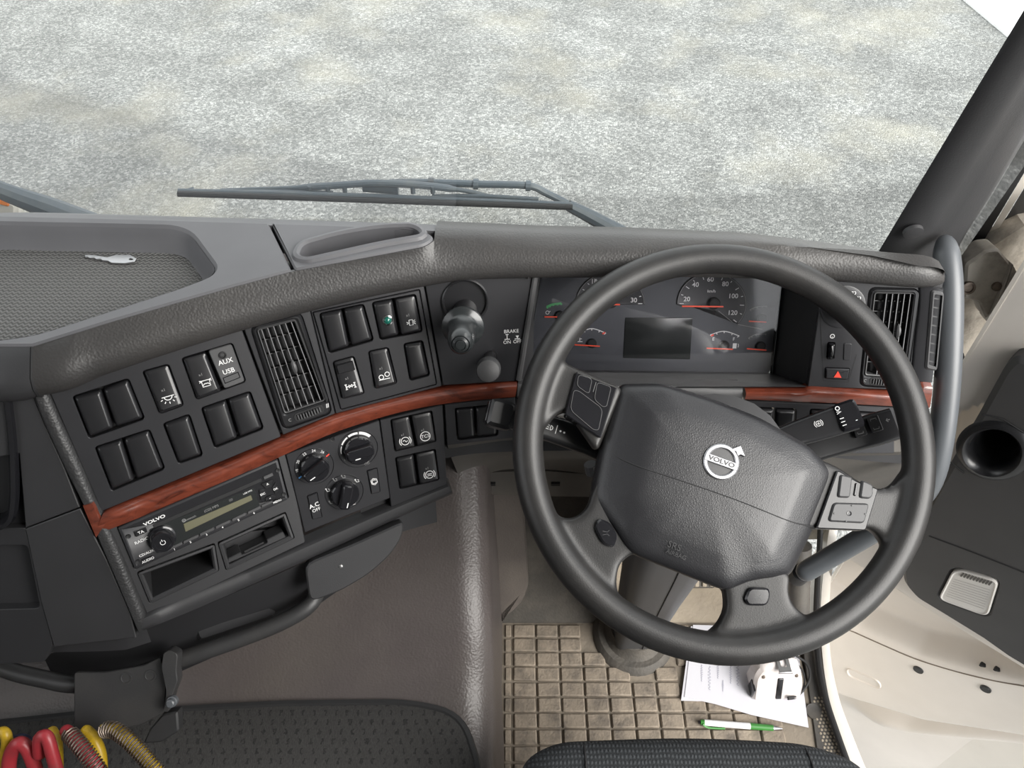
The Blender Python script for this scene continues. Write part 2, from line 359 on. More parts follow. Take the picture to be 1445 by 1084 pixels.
def carpet():
    m, t, p = nt('ribbed_carpet'); tc = N(t, 'ShaderNodeTexCoord'); sx = N(t, 'ShaderNodeSeparateXYZ'); t.links.new(tc.outputs['Object'], sx.inputs[0])
    def mth(op, a, b=None):
        n = N(t, 'ShaderNodeMath', operation=op)
        for i, q in enumerate((a, b)):
            if q is None: continue
            if isinstance(q, float): n.inputs[i].default_value = q
            else: t.links.new(q, n.inputs[i])
        return n.outputs[0]
    yy = mth('MULTIPLY', sx.outputs[1], 1 / .0125); row = mth('FLOOR', yy); jn = N(t, 'ShaderNodeTexNoise', Scale=160.0, Detail=2.0); t.links.new(tc.outputs['Object'], jn.inputs['Vector'])
    fx = mth('FRACT', mth('ADD', mth('ADD', mth('MULTIPLY', sx.outputs[0], 1 / .015), mth('MULTIPLY', row, .37)), mth('MULTIPLY', jn.outputs['Fac'], .8)))
    dash_ = mth('MULTIPLY', mth('LESS_THAN', fx, .20), mth('LESS_THAN', mth('FRACT', yy), .62))
    nz = N(t, 'ShaderNodeTexNoise', Scale=1.0, Detail=4.0, Roughness=.7); mp = N(t, 'ShaderNodeMapping'); mp.inputs['Scale'].default_value = (900, 260, 500); t.links.new(tc.outputs['Object'], mp.inputs[0]); t.links.new(mp.outputs[0], nz.inputs['Vector'])
    h = mth('SUBTRACT', nz.outputs['Fac'], mth('MULTIPLY', dash_, .30))
    cr = N(t, 'ShaderNodeValToRGB'); cr.color_ramp.elements[0].color = (.010, .010, .010, 1); cr.color_ramp.elements[1].color = (.060, .058, .056, 1); cr.color_ramp.elements[0].position = .05; cr.color_ramp.elements[1].position = .75
    t.links.new(h, cr.inputs[0]); t.links.new(cr.outputs[0], p.inputs['Base Color']); p.inputs['Roughness'].default_value = .95
    bp = N(t, 'ShaderNodeBump'); bp.inputs['Strength'].default_value = .7; bp.inputs['Distance'].default_value = .0025
    t.links.new(h, bp.inputs['Height']); t.links.new(bp.outputs[0], p.inputs['Normal']); return m
M['carpet'] = carpet()
M['seat'] = weave('seat_cloth', (.014, .016, .018), (.060, .066, .072), 70, 45, .5)
def zigzag():
    m, t, p = nt('chevron_tray_mat'); tc = N(t, 'ShaderNodeTexCoord'); sx = N(t, 'ShaderNodeSeparateXYZ'); t.links.new(tc.outputs['Object'], sx.inputs[0])
    def mth(op, a, b=None):
        n = N(t, 'ShaderNodeMath', operation=op)
        for i, q in enumerate((a, b)):
            if q is None: continue
            if isinstance(q, float): n.inputs[i].default_value = q
            else: t.links.new(q, n.inputs[i])
        return n.outputs[0]
    tri = mth('PINGPONG', mth('MULTIPLY', sx.outputs[0], 1.0), .0032)
    ph = mth('ADD', mth('MULTIPLY', sx.outputs[1], 1.0), mth('MULTIPLY', tri, .9))
    w = mth('PINGPONG', ph, .0026)
    s = mth('MULTIPLY', w, 1 / .0026)
    mx = N(t, 'ShaderNodeMix', data_type='RGBA'); mx.inputs[6].default_value = (.05, .05, .048, 1); mx.inputs[7].default_value = (.165, .163, .158, 1)
    t.links.new(s, mx.inputs[0]); t.links.new(mx.outputs[2], p.inputs['Base Color']); p.inputs['Roughness'].default_value = .62
    bp = N(t, 'ShaderNodeBump'); bp.inputs['Strength'].default_value = .8; bp.inputs['Distance'].default_value = .002
    t.links.new(s, bp.inputs['Height']); t.links.new(bp.outputs[0], p.inputs['Normal']); return m
M['traymat'] = zigzag()
M['mat'] = plastic('dusty_rubber_mat', (.27, .225, .175), .75, .6, 220, 'noise', (.065, .057, .05), .85, 30, var=.12, coord='Position')
M['matdark'] = plastic('dark_rubber_toeboard', (.070, .064, .056), .7, .5, 200, 'noise', (.17, .15, .125), .5, 12)
M['matpale'] = plastic('dusty_floor_plate', (.42, .36, .28), .8, .4, 150, 'noise', (.20, .17, .14), .5, 14)
M['matgroove'] = plastic('dust_filled_groove', (.235, .20, .158), .85, .4, 150, 'noise', (.12, .105, .085), .6, 20, coord='Position')
M['border'] = plastic('grained_border', (.026, .026, .027), .42, .5, 420, 'pebble')

# ================================================================== THE SETTING
GZ = -1.42
ground = mesh('ground', [(-40, -20, GZ), (40, -20, GZ), (40, 60, GZ), (-40, 60, GZ)], [(0, 1, 2, 3)], M['gravel'], center=False)
tag(ground, 'grey crushed gravel yard seen through the windscreen', 'gravel', kind='structure')
a = at_z(1350, -7, GZ); b = at_z(1430, 60, GZ); d = (b - a).normalized(); n = Vector((-d.y, d.x, 0)); n = n if n.x > 0 else -n
p0 = a - d * 6; p1 = b + d * 6
pv = [(q.x, q.y, z) for z in (GZ, GZ + .02) for q in (p0, p1, p1 + n * 8, p0 + n * 8)]
tag(mesh('pavement', pv, box_geo((0,) * 3, (1,) * 3)[1], M['concrete']), 'pale concrete apron beyond the gravel', 'pavement', kind='structure')

# cab shell (mostly out of view, it shades and lights the cab)
XL, XR, YB, ZR = -1.30, .63, -1.25, 2.05
V, F = box_geo((XL, YB, -.06), (.545, 1.05, -.004)); tag(mesh('floor', V, F, M['matdark']), kind='structure')
V, F = plate_geo([(XL, YB), (XR + .03, YB), (XR + .03, .90), (XL, .90)], [], 0, .06)
tag(mesh('ceiling', V, F, M['headliner'], None, Fr((0, 0, ZR), (1, 0, 0), (0, 1, 0))), kind='structure')
V, F = box_geo((XL, YB - .05, -.06), (XR, YB, ZR)); tag(mesh('wall_back', V, F, M['headliner']), kind='structure')
fl = Fr((XL, 0, 0), (0, -1, 0), (0, 0, 1))
V, F = plate_geo([(-.95, -.06), (1.25, -.06), (1.25, ZR), (-.95, ZR)], [[(-.75, .95), (.55, .95), (.55, 1.85), (-.75, 1.85)]], 0, .05)
tag(mesh('wall_left', V, F, M['headliner'], None, fl), kind='structure')
fr_ = Fr((XR, 0, 0), (0, 1, 0), (0, 0, 1))
V, F = box_geo((XR, YB, -.06), (XR + .05, -.45, ZR)); tag(mesh('wall_right', V, F, M['headliner']), kind='structure')

# windscreen
def YW(x, z): return .935 - .11 * ((x + .33) / 1.0) ** 2 - .16 * (z - .75)
us = lin(XL + .02, .60, 28); vs = lin(.62, 1.98, 10)
V, F = grid_geo(lambda u, v: (u, YW(u, v), v), us, vs)
ws = mesh('window_1', V, F, M['glass']); tag(ws, kind='structure')
# ------------------------------------------------------------------ dash surfaces
ZT = .83; KS = math.tan(math.radians(28))
TOPPX = [(68, 547), (150, 519), (240, 489), (340, 458), (440, 430), (520, 411), (597, 396), (655, 387.5), (740, 384), (900, 383), (1000, 383), (1165, 388), (1300, 398)]
tp = [at_z(x, y, ZT) for x, y in TOPPX]
tp = [Vector((-1.4, tp[0].y - .012, ZT)), Vector((-.60, tp[0].y - .012, ZT))] + tp + [Vector((.60, tp[-1].y - .01, ZT))]
sp = smooth_path(tp, 8); CX = np.array([p.x for p in sp]); CY = np.array([p.y for p in sp])
def Cc(x): return float(np.interp(x, CX, CY))
def ash(x): return max(0.0, min(.2, -x * .35))
def S(x, h, off=0.0):
    """fascia surface: x along the dash at its top edge, h = drop below the top edge, off = outwards"""
    e = .004; tx = Vector((2 * e, Cc(x + e) - Cc(x - e), 0)).normalized()
    P = Vector((x + ash(x) * h, Cc(x) - KS * h, ZT - h))
    return P + tx.cross(Vector((0, KS, 1)).normalized()) * off
def Spx(px, py, off=0.0):
    r = ray(px, py); lo, hi = .4, 1.6
    def f(k):
        P = CO + r * k; h = ZT - P.z; x = P.x - ash(P.x) * h
        return P.y - Cc(x) + KS * h
    for _ in range(50):
        m = (lo + hi) / 2
        if f(m) < 0: lo = m
        else: hi = m
    P = CO + r * lo
    if off:
        h = ZT - P.z; x = P.x - ash(P.x) * h; e = .004; tx = Vector((2 * e, Cc(x + e) - Cc(x - e), 0)).normalized()
        P = P + tx.cross(Vector((0, KS, 1)).normalized()) * off
    return P
def panel_frame(q): return quad_frame([Spx(*p) for p in q])

dash = thing('dashboard', (-.3, .75, .3), 'wraparound dark grey truck dashboard with wood trim and leather-grain pad', 'dashboard')
CRPX = [(0, 303), (150, 307), (380, 314), (480, 317), (615, 322), (764, 328.5), (889, 331), (949, 334), (1060, 339), (1112, 345), (1232, 361), (1300, 376)]
ZC = ZC0 = .862
cr = [at_z(x, y, ZC) for x, y in CRPX]; crx = np.array([-1.3] + [p.x for p in cr]); cry = np.array([cr[0].y - .03] + [p.y for p in cr])
def Yc(x): return float(np.interp(x, crx, cry))
sm3 = [at_z(x, y, .872) for x, y in ((45, 487), (150, 454), (250, 425), (330, 402.5), (411, 381), (416, 380), (520, 361), (600, 346), (613, 337))]
XSE = sm3[-1].x; smx = np.array([-1.3] + [p.x for p in sm3]); smy = np.array([sm3[0].y] + [p.y for p in sm3])
def Ysm(x): return float(np.interp(x, smx, smy))
XK = at_z(44, 490, .872).x
xs = lin(-1.28, XK - .0012, 60) + [XK, XK + .0012] + lin(XK + .005, XSE - .0005, 60) + lin(XSE, .492, 60)
rows = []
for x in xs:
    c = Cc(x); k = Yc(x); zb = .0112 * max(0, 1 - max(0, x - XSE) / .16) ** 1.5; ZC = ZC0 + zb; k *= (CAMZ - ZC) / (CAMZ - ZC0); top = max(k - c, .012)
    pr = [(c + .030, ZT + .004), (c + .004, ZT - .001), (c - .006, ZT - .004), (c - .011, ZT + .003), (c - .011, ZT + .012), (c - .006, ZT + .022), (c + .003, ZT + .0295),
          (c + top * .35 + .004, ZC - .0008), (c + top * .7, ZC), (k, ZC), (k + .03, ZC - .012), (k + .07, ZC - .05), (k + .14, ZC - .16)]
    if x < XSE:
        ZC = ZC0; ys = Ysm(x); pr[7:] = [(max(c + .006, ys - .003), ZC + .0095), (ys + .002, ZC + .0085), (ys + .006, ZC - .02), (ys + .008, .79), (k, .785), (k + .14, .70)]
    if x > .455:   # rounded end
        s = math.sqrt(max(0, 1 - ((x - .455) / .040) ** 2)); pr = [(c + .02 + (y - c - .02) * (.5 + .5 * s), ZT + (z - ZT) * s if z > ZT else z) for y, z in pr]
    rows.append([(x, y, z) for y, z in pr])
V, F = loft(rows, True, True, closed=False)
ZC = ZC0; ks = 60
for nm, r0, mt_ in (('passenger_pad', rows[:ks], M['side']), ('soft_pad', rows[ks + 1:], M['pad'])):
    V, F = loft(r0, False, False, closed=False); mesh(nm, V, F, mt_, dash, smooth=50)
tube('pad_seam', [Vector(p) + Vector((0, .001, -.0015)) for p in rows[ks][1:9]], .0022, M['black'], dash, n=6)
# hard top covers
KL = (CAMZ - .874) / (CAMZ - ZC)
rows = [[(x, Yc(x) * KL - .006, ZC - .02), (x, Yc(x) * KL - .004, ZC + .0112), (x, Yc(x) * KL + .012, ZC + .006), (x, Yc(x) + .06, ZC - .04), (x, Yc(x) + .14, ZC - .16)] for x in lin(-1.28, XSE, 40)]
V, F = loft(rows, False, False, closed=False); mesh('rear_ledge', V, F, M['cover'], dash, smooth=50)
ftop = Fr((0, .6, .874), (1, 0, 0), (0, 1, 0))
seam = [(45, 487), (150, 454), (250, 425), (330, 402.5), (411, 381)]
o1 = ftop.pp([(378.5, 314.5), (411, 381)] + seam[::-1][1:]); bl = ftop.loc((-1.27, 0, 0)); fy = o1[-1][1]
o1 += [(-1.27, fy - .004), (-1.27, o1[0][1] + .012)] + ftop.pp([(0, 304), (200, 309)])
tray = rpoly([(-1.15, ftop.px(0, 478)[1] + .004), (-1.15, ftop.px(0, 317)[1] - .02)] + ftop.pp([(0, 315), (262, 320.5), (308, 383), (262, 402), (52, 470), (0, 477)]), [.03, .03, .0, .028, .022, .03, .03, .0], 6)
plate('top_cover', ftop, o1, [tray], 0, .012, M['cover'], dash, hth=.004, bev=.002, hbev=.004)
V, F = loft([[(x, y, z) for x, y in l] for l, z in ((tray, -.003), (inset(tray, .004), -.010), (inset(tray, .010), -.026), (inset(tray, .013), -.029))], False, False); mesh('tray_wall', V, F, M['cover'], dash, ftop)
tr = inset(tray, .006); V, F = prism(tr, [(0, -.032), (0, -.030), (.006, -.0285)], True, True); mesh('tray_mat', V, F, M['traymat'], dash, ftop)
o2 = rpoly(ftop.pp([(383, 314.8), (480, 318), (570, 321.5), (600, 325), (614, 335), (600, 345.5), (520, 360.5), (416, 380)]), [.002, .0, .01, .01, .01, .015, .01, .003], 4)
slot = rpoly(ftop.pp([(422, 362), (428, 347.5), (478, 333), (538, 323.5), (582, 322), (596, 332), (540, 341.5), (434, 365)]), [.006, .012, .02, .02, .012, .008, .02, .008], 4)
so = inset(slot, -.009); so2 = inset(slot, -.004)
plate('end_cover', ftop, o2, [inset(slot, -.004)], 0, .012, M['cover'], dash, hth=.012, bev=.002)
V, F = loft([[(x, y, z) for x, y in l] for l, z in ((so, 0), (inset(slot, -.007), .0035), (inset(slot, -.003), .0045), (slot, .002), (inset(slot, .002), -.035))], False, True)
mesh('slot_bezel', V, F, M['cover'], dash, ftop)
# fascia shell behind all plates
def skip(P):   # the openings below the radio
    return False
us = lin(-1.28, .50, 110); vs = lin(-.004, .285, 16)
V, F = grid_geo(lambda u, v: S(u, v, -.016), us, vs)
ZB = [S(u, .285, -.016) for u in us]
keep = []
for f in F:
    c = sum((Vector(V[i]) for i in f), Vector()) / 4; h = ZT - c.z; x = c.x - ash(c.x) * h
    if .020 < x < .372 and .0 < h < .20: continue      # instrument binnacle opening
    if x > -.10 and h > .215: continue
    if -.46 < x < -.205 and h > .185: continue          # pockets below the radio
    keep.append(f)
mesh('fascia_shell', V, keep, M['shell'], dash)
# left border (soft edge) of the centre module
def ribbon_on_S(name, A, B, prof, mat, parent, n=6):
    """a moulded strip between two pixel polylines A, B on the fascia; prof: (fraction A->B, outwards)"""
    A3 = smooth_path([Vector((x, y, 0)) for x, y in A], n); B3 = smooth_path([Vector((x, y, 0)) for x, y in B], n); rows = []
    for a, b in zip(A3, B3):
        rows.append([Spx(*(a.lerp(b, t)).to_2d(), off) for t, off in prof])
    V, F = loft(rows, True, True, closed=False)
    return mesh(name, V, F, mat, parent, smooth=50)
E2 = [(0, -.016), (0, .001), (.12, .004), (.5, .0055), (.88, .004), (1, .001), (1, -.016)]
ribbon_on_S('edge_border', [(36, 512), (37, 530), (60, 590), (93, 662), (118, 712), (150, 785), (196, 893)], [(66, 543), (68, 549), (90, 600), (118, 662), (136, 705), (168, 770), (207, 868)], [(0, -.016), (0, .001), (.15, .005), (.5, .0055), (.8, .0035), (1, -.001), (1, -.016)], M['border'], dash)
# wood strips
WA = [(146, 723), (200, 701), (249.5, 681.4), (300, 661), (350, 640), (410, 612), (472, 586), (544, 565), (600, 553), (655, 545), (730, 538.5)]
WB = [(134, 755), (195, 731), (243, 711.5), (293, 691.5), (346, 667.5), (404, 640.5), (469, 611.5), (541, 588), (598, 574.5), (653, 566.5), (727, 560)]
WP = [(0, -.012), (0, .0005), (.03, .0022), (.16, .0068), (.22, .0078), (.40, .0076), (.8, .004), (.97, .002), (1, -.012)]
ribbon_on_S('wood_trim', WA, WB, WP, M['wood'], dash)
ribbon_on_S('wood_trim', [(117, 710.5), (120, 718), (128, 737), (136, 757)], [(133, 706), (137, 713), (144, 728), (152, 733)], [(0, -.012), (0, .002), (.08, .0055), (.5, .007), (.9, .0066), (1, .003), (1, -.012)], M['wood'], dash)
RA = [(1051, 548), (1090, 548.5), (1128, 549), (1144, 545), (1190, 548), (1249, 552), (1285, 553), (1297, 537), (1312, 537)]
RB = [(1050, 564), (1090, 565), (1128, 567), (1144, 567.5), (1190, 569.5), (1249, 572.5), (1285, 574), (1297, 575), (1311, 576)]
ribbon_on_S('wood_trim', RA, RB, WP, M['wood'], dash, 4)
# lower lip under radio / climate modules
LA = [(197, 871), (260, 841), (330, 812), (400, 781.5), (480, 746), (560, 712), (632, 683)]
LB = [(203, 893), (265, 869), (335, 839), (402, 809), (483, 772), (565, 733), (640, 699)]
ribbon_on_S('lower_lip', LA, LB, [(0, -.02), (0, .000), (.1, .004), (.5, .005), (.8, .002), (1, -.012), (1, -.05)], M['side'], dash)
def strip(name, q, z, mat, r=.001, th=.014, holes=(), parent=dash, hth=None):
    fr = panel_frame(q) if len(q) == 4 else None
    p = rpoly(fr.pp(q), r, 3)
    return plate(name, fr, p, [rpoly(fr.pp(h), .003, 4) for h in holes], z, th, mat, parent, hth=hth), fr
# side (passenger) panel left of the module
P = [(-420, 505), (35, 505), (33, 521), (58, 588), (92, 664), (110, 718), (35, 748), (-420, 900)]
fr = panel_frame([(-60, 500), (34, 505), (110, 718), (-60, 760)])
plate('side_panel', fr, fr.pp([(-330, 500), (35, 499), (33.5, 521), (58, 588), (91, 662), (112, 716), (36, 745), (27, 640), (-330, 700)]), [], 0, .014, M['side'], dash)
plate('side_panel', fr, fr.pp([(113, 718), (150, 790), (184, 868), (192, 900), (76, 913), (58, 850), (36, 747)]), [], 0, .014, M['side'], dash)
# dark oval cup housing cut by the left frame edge
oc = rpoly(fr.pp([(-60, 512), (-8, 518), (16, 548), (25, 620), (27, 700), (22, 738), (-8, 752), (-60, 730)]), .02, 6)
V, F = loft([[(x, y, z) for x, y in l] for l, z in ((oc, -.002), (inset(oc, .001), .005), (inset(oc, .005), .006), (inset(oc, .009), .001), (inset(oc, .016), -.03))], False, True)
mesh('oval_bezel', V, F, M['gloss'], dash, fr)
# compartment below
fc = panel_frame([(-60, 750), (33, 748), (74, 912), (-60, 940)])
oc = rpoly(fc.pp([(-200, 752), (34, 748), (56, 850), (72, 912), (60, 938), (-200, 950)]), .004, 3); hc = rpoly(fc.pp([(-180, 775), (36, 772), (54, 862), (-180, 868)]), .006, 3)
plate('lower_compartment', fc, oc, [hc], -.004, .02, M['shell'], dash, hth=.10)
V, F = prism(inset(hc, -.001), [(0, -.105), (0, -.10)]); mesh('compartment_floor', V, F, M['shell'], dash, fc)

# ------------------------------------------------------------------ instrument binnacle
BD = .085
fb = Fr(S(.2, .08) + Vector((0, BD, 0)), (1, 0, 0), (0, KS, 1))
bz = [(757, 384), (1163, 388), (1147, 546), (872, 548), (731, 541)]
front = [Spx(*q) for q in bz]
gl = fb.pp([(766, 378), (1101, 386), (1086, 527), (800, 523), (742, 520)])
back = [fb.w(*q) for q in gl]
V = front + back; F = [(i, (i + 1) % 5, 5 + (i + 1) % 5, 5 + i) for i in range(5)]
mesh('binnacle_wall', V, F, M['black'], dash, smooth=0)
def bead(name, a, b, r, mat): tube(name, [Spx(*a, .001), Spx(*b, .001)], r, mat, dash, n=8)
bead('binnacle_edge', (756, 386), (732, 536), .0035, M['mid'])  # lighter grey bead: the lit left rim is painted into its colour
ribbon_on_S('binnacle_sill', [(731, 541), (800, 543), (872, 545), (960, 546), (1048, 547)], [(729, 562), (800, 563), (872, 565), (960, 566), (1047, 566)], [(0, -.03), (0, -.001), (.2, .002), (.8, .002), (1, -.002), (1, -.03)], M['mid'], dash, 4)
# shelf between the glass and the sill
V = [fb.w(*q) for q in fb.pp([(742, 519), (800, 522), (1088, 526)])] + [Spx(1147, 546), Spx(872, 546), Spx(731, 541)]
mesh('binnacle_shelf', V, [(0, 1, 4, 5), (1, 2, 3, 4)], M['mid'], dash, smooth=0)
# hood lip above the cluster
hp = []
for px_ in (742, 760, 800, 900, 1000, 1100, 1150, 1166):
    k = 0 if px_ in (742, 1166) else 1
    yy = np.interp(px_, [740, 1000, 1165], [384, 383, 388]); hp.append(Spx(px_, yy + (4 * (1 - k)), .004 - .006 * k))
ins = [p + Vector((0, .03, .002)) for p in hp]
tube('hood_lip', smooth_path(hp, 5), .0045, M['pad'], dash, n=8)

cl = thing('instrument_cluster', fb.w(0, -.08), 'instrument cluster with speedometer and fuel gauge behind the steering wheel', 'instrument cluster')
V, F = prism(rpoly(gl, .004, 3), [(0, -.004), (0, 0)]); mesh('dial_panel', V, F, M['dial'], cl, fb, smooth=0)
def fp(x, y): return fb.px(x, y)
def arc_px(fr, cx, cy, rx, ry, a0, a1, n=24, h=0):
    return [fr.px(cx + rx * math.cos(math.radians(a0 + (a1 - a0) * i / n)), cy - ry * math.sin(math.radians(a0 + (a1 - a0) * i / n)), h) for i in range(n + 1)]
def gauge(cx, cy, rx, ry, big, nums, needle, label, ticks=13, a0=180, a1=-40):
    sec = [fp(cx + rx * math.cos(math.radians(t)), cy - ry * math.sin(math.radians(t))) for t in lin(a1 - 2, a0 + 2, 40)] + ([fp(cx + 6, cy + 10), fp(cx - 6, cy + 4)] if a1 < -10 else [])
    g = mesh('gauge', *prism(sec, [(0, 0), (0, .0012), (.0008, .002), (.003, .0012)]), M['dialdark'], cl, fb); tag(g, label)
    strokes('scale_ring', fb, [arc_px(fb, cx, cy, rx * .97, ry * .97, a0, a1, 36)], .0006, .0022, M['dimletter'], g)
    L = []
    for i in range(ticks):
        t = math.radians(a0 + (a1 - a0) * i / (ticks - 1)); k = .80 if i % 2 == 0 else .86
        L.append([fp(cx + rx * .92 * math.cos(t), cy - ry * .92 * math.sin(t)), fp(cx + rx * k * math.cos(t), cy - ry * k * math.sin(t))])
    strokes('tick_marks', fb, L, .0009, .0021, M['letter'], g)
    for s, x, y, sz in nums: text('numeral', fb, s, *fp(x, y), sz, M['letter'], g, z=.0022, bold=.01)
    hx, hy = needle[2]; c = fp(hx, hy)
    V, F = lathe_geo([(.0075, .0015), (.0075, .005), (.006, .0062), (.0005, .0064)], 20); mesh('needle_hub', [(a + c[0], b + c[1], z) for a, b, z in V], F, M['black'], g, fb)
    n0, n1 = fp(*needle[0]), fp(*needle[1]); strokes('needle', fb, [[n0, n1]], .0017 * big, .0068, M['needle'], g)
gauge(1004, 428, 49.5, 44, 1.1, [('20', 968.7, 421.8, .0085), ('40', 981, 401.5, .0085), ('60', 1002, 394, .0085), ('80', 1023, 400.5, .0085), ('100', 1034, 417.5, .0085), ('120', 1033, 441, .0085), ('km/h', 1003.5, 410.5, .0052)], ((961, 430.4), (1019, 431), (1007, 427)), 'speedometer dial')
gauge(861, 428, 49, 44, 1.1, [('30', 894, 423.3, .0085), ('20', 876, 396, .0085), ('10', 838, 397, .0085)], ((815, 428.5), (874, 428), (862, 426)), 'rev counter dial', a1=0)
def small_gauge(cx, cy, pts, needle, label, red=None, mat='letter', w=.0011):
    g = lathe('small_gauge', fb.at(*fp(cx, cy)), [(.0062, 0), (.0062, .003), (.005, .004), (.0004, .0042)], M['black'], cl, 18); tag(g, label)
    L = [[(p.x, p.y) for p in smooth_path([Vector((*fp(*q), 0)) for q in pts], 6)]]
    for k in (0, .25, .5, .75, 1):
        i = int(k * (len(L[0]) - 1)); p = Vector(L[0][i]); q = Vector(fp(cx, cy)); L.append([p, p.lerp(q, .13)])
    strokes('scale_arc', fb, L, w, .0006, M[mat], g)
    strokes('needle', fb, [[fp(*needle[0]), fp(*needle[1])]], .0016, .0046, M['needle'], g)
    if red: strokes('red_mark', fb, [[fp(*red[0]), fp(*red[1])]], .0022, .0008, M['red'], g)
    return g
g = small_gauge(835, 484, [(815.7, 470), (835, 463.6), (855, 470)], ((810.4, 485.2), (846, 487.2)), 'coolant temperature gauge', ((850, 471), (854, 469)))
strokes('symbol', fb, [[fp(818, 476), fp(818, 481)], [fp(815, 482), fp(822, 482)], [fp(818, 478), fp(821, 478)]], .0009, .0006, M['letter'], g)
g = small_gauge(1022, 487, [(1002, 472.5), (1021.7, 467.4), (1043, 474)], ((996, 490), (1033, 491.5)), 'fuel gauge', ((1003, 474), (1007, 472)))
text('numeral', fb, 'E', *fp(1006.5, 478.5), .006, M['letter'], g); text('numeral', fb, 'F', *fp(1035.4, 478.6), .006, M['letter'], g)
a = fp(1037, 488); strokes('fuel_pump_symbol', fb, [[(a[0] + .0035, a[1] + .003), (a[0] + .0045, a[1] + .001), (a[0] + .0042, a[1] - .002)]], .0007, .0007, M['letter'], g, fills=[[(a[0] - .003, a[1] - .0035), (a[0] + .002, a[1] - .0035), (a[0] + .002, a[1] + .0035), (a[0] - .003, a[1] + .0035)]])
small_gauge(1075, 449, [(1058, 437), (1068, 433), (1082, 432)], ((1055.5, 452), (1080, 453.4)), 'upper air pressure gauge', mat='dimletter', w=.0008)
g = small_gauge(1073, 488, [(1056, 477), (1066, 472), (1081, 471)], ((1052.5, 490.7), (1080, 492.7)), 'lower air pressure gauge', mat='dimletter', w=.0008)
g = small_gauge(790, 445, [(771.3, 433), (780, 429.5), (792, 428)], ((768, 446), (786, 446)), 'turbo pressure gauge', mat='green', w=.0026)
strokes('symbol', fb, [circ(*fp(772.5, 441), .0022, 12) + [circ(*fp(772.5, 441), .0022, 12)[0]], [fp(774, 440), fp(777, 439)]], .0008, .0006, M['letter'], g)
V, F = prism(rpoly(fb.pp([(882.4, 448), (977, 448.5), (973.5, 507), (879.3, 505)]), .001, 2), [(0, 0), (0, .0008), (.0006, .0012)]); tag(mesh('display_screen', V, F, M['screen'], cl, fb), 'dark rectangular display screen')
for ln in ([fp(1013, 438), fp(1033, 454)], [fp(1040, 457), fp(1075, 464)]): strokes('division_line', fb, [ln], .0007, .0026, M['dimletter'], cl)
V, F = prism(rpoly(inset(gl, .001), .004, 3), [(0, .012), (0, .0135)]); mesh('clear_lens', V, F, M['lens'], cl, fb)

# ================================================================== SWITCH PANELS
def lerp2(a, b, t): return (a[0] + (b[0] - a[0]) * t, a[1] + (b[1] - a[1]) * t)
def qkey(name, fr, quad, r, prof, mat, parent, fn=None):
    L = [[(a, b, z) for a, b in rpoly(inset(quad, i), max(.0010, r - i * .45), 3)] for i, z in prof]
    V, F = loft(L, False, True)
    if fn: V = [(a, b, c + fn(a, b, c)) for a, b, c in V]
    return mesh(name, V, F, mat, parent, fr, smooth=28)
def blank_key(fr, q, parent, top=.0012, name='blank_switch'):
    return qkey(name, fr, fr.pp(q), .0035, [(.0009, -.012), (.0009, top - .0042), (.0017, top - .0022), (.0036, top - .0004), (.0050, top)], M['key'], parent)
def rocker(fr, q, parent, lift=.005):
    """q TL TR BR BL; the lower half stands proud"""
    pts = fr.pp(q); p = inset(rpoly(pts, .0035, 3), .0009)
    yt = (pts[0][1] + pts[1][1]) / 2; yb = (pts[2][1] + pts[3][1]) / 2; ux = Vector(pts[2]) - Vector(pts[1]); L = ux.length; ux.normalize(); o = Vector(pts[0])
    def fn(a, b, c):
        if c < -.008: return 0
        t = (Vector((a, b)) - o).dot(ux) / L; return lift * max(-.25, min(1, (t - .30) / .62)) - (lift * .35 if t > .93 else 0)
    # extra loops so that the top bends
    k = qkey('switch', fr, pts, .0035, [(.0009, -.012), (.0009, -.002), (.0019, .0002), (.0040, .0012), (.0050, .0014)], M['key'], parent, fn)
    C = Vector(pts[0]).lerp(Vector(pts[2]), .5)
    def L2(t, s=0.5): return Vector(pts[0]).lerp(Vector(pts[3]), t).lerp(Vector(pts[1]).lerp(Vector(pts[2]), t), s)
    return k, L2, lift
def sym_at(fr, c, ang, lines, w, z, mat, parent, fills=(), name='symbol'):
    ca, sa = math.cos(ang), math.sin(ang)
    f = lambda p: (c[0] + ca * p[0] - sa * p[1], c[1] + sa * p[0] + ca * p[1])
    return strokes(name, fr, [[f(p) for p in l] for l in lines], w, z, M[mat], parent, [[f(p) for p in q] for q in fills])
def ang_of(fr, q):
    p = fr.pp(q); d = Vector(p[1]) - Vector(p[0]); return math.atan2(d.y, d.x)
def ring(r, n=20, cx=0, cy=0, a0=0, a1=360): return [(cx + r * math.cos(math.radians(a0 + (a1 - a0) * i / n)), cy + r * math.sin(math.radians(a0 + (a1 - a0) * i / n))) for i in range(n + 1)]
mm = .001
def S_(lines): return [[(a * mm, b * mm) for a, b in l] for l in lines]
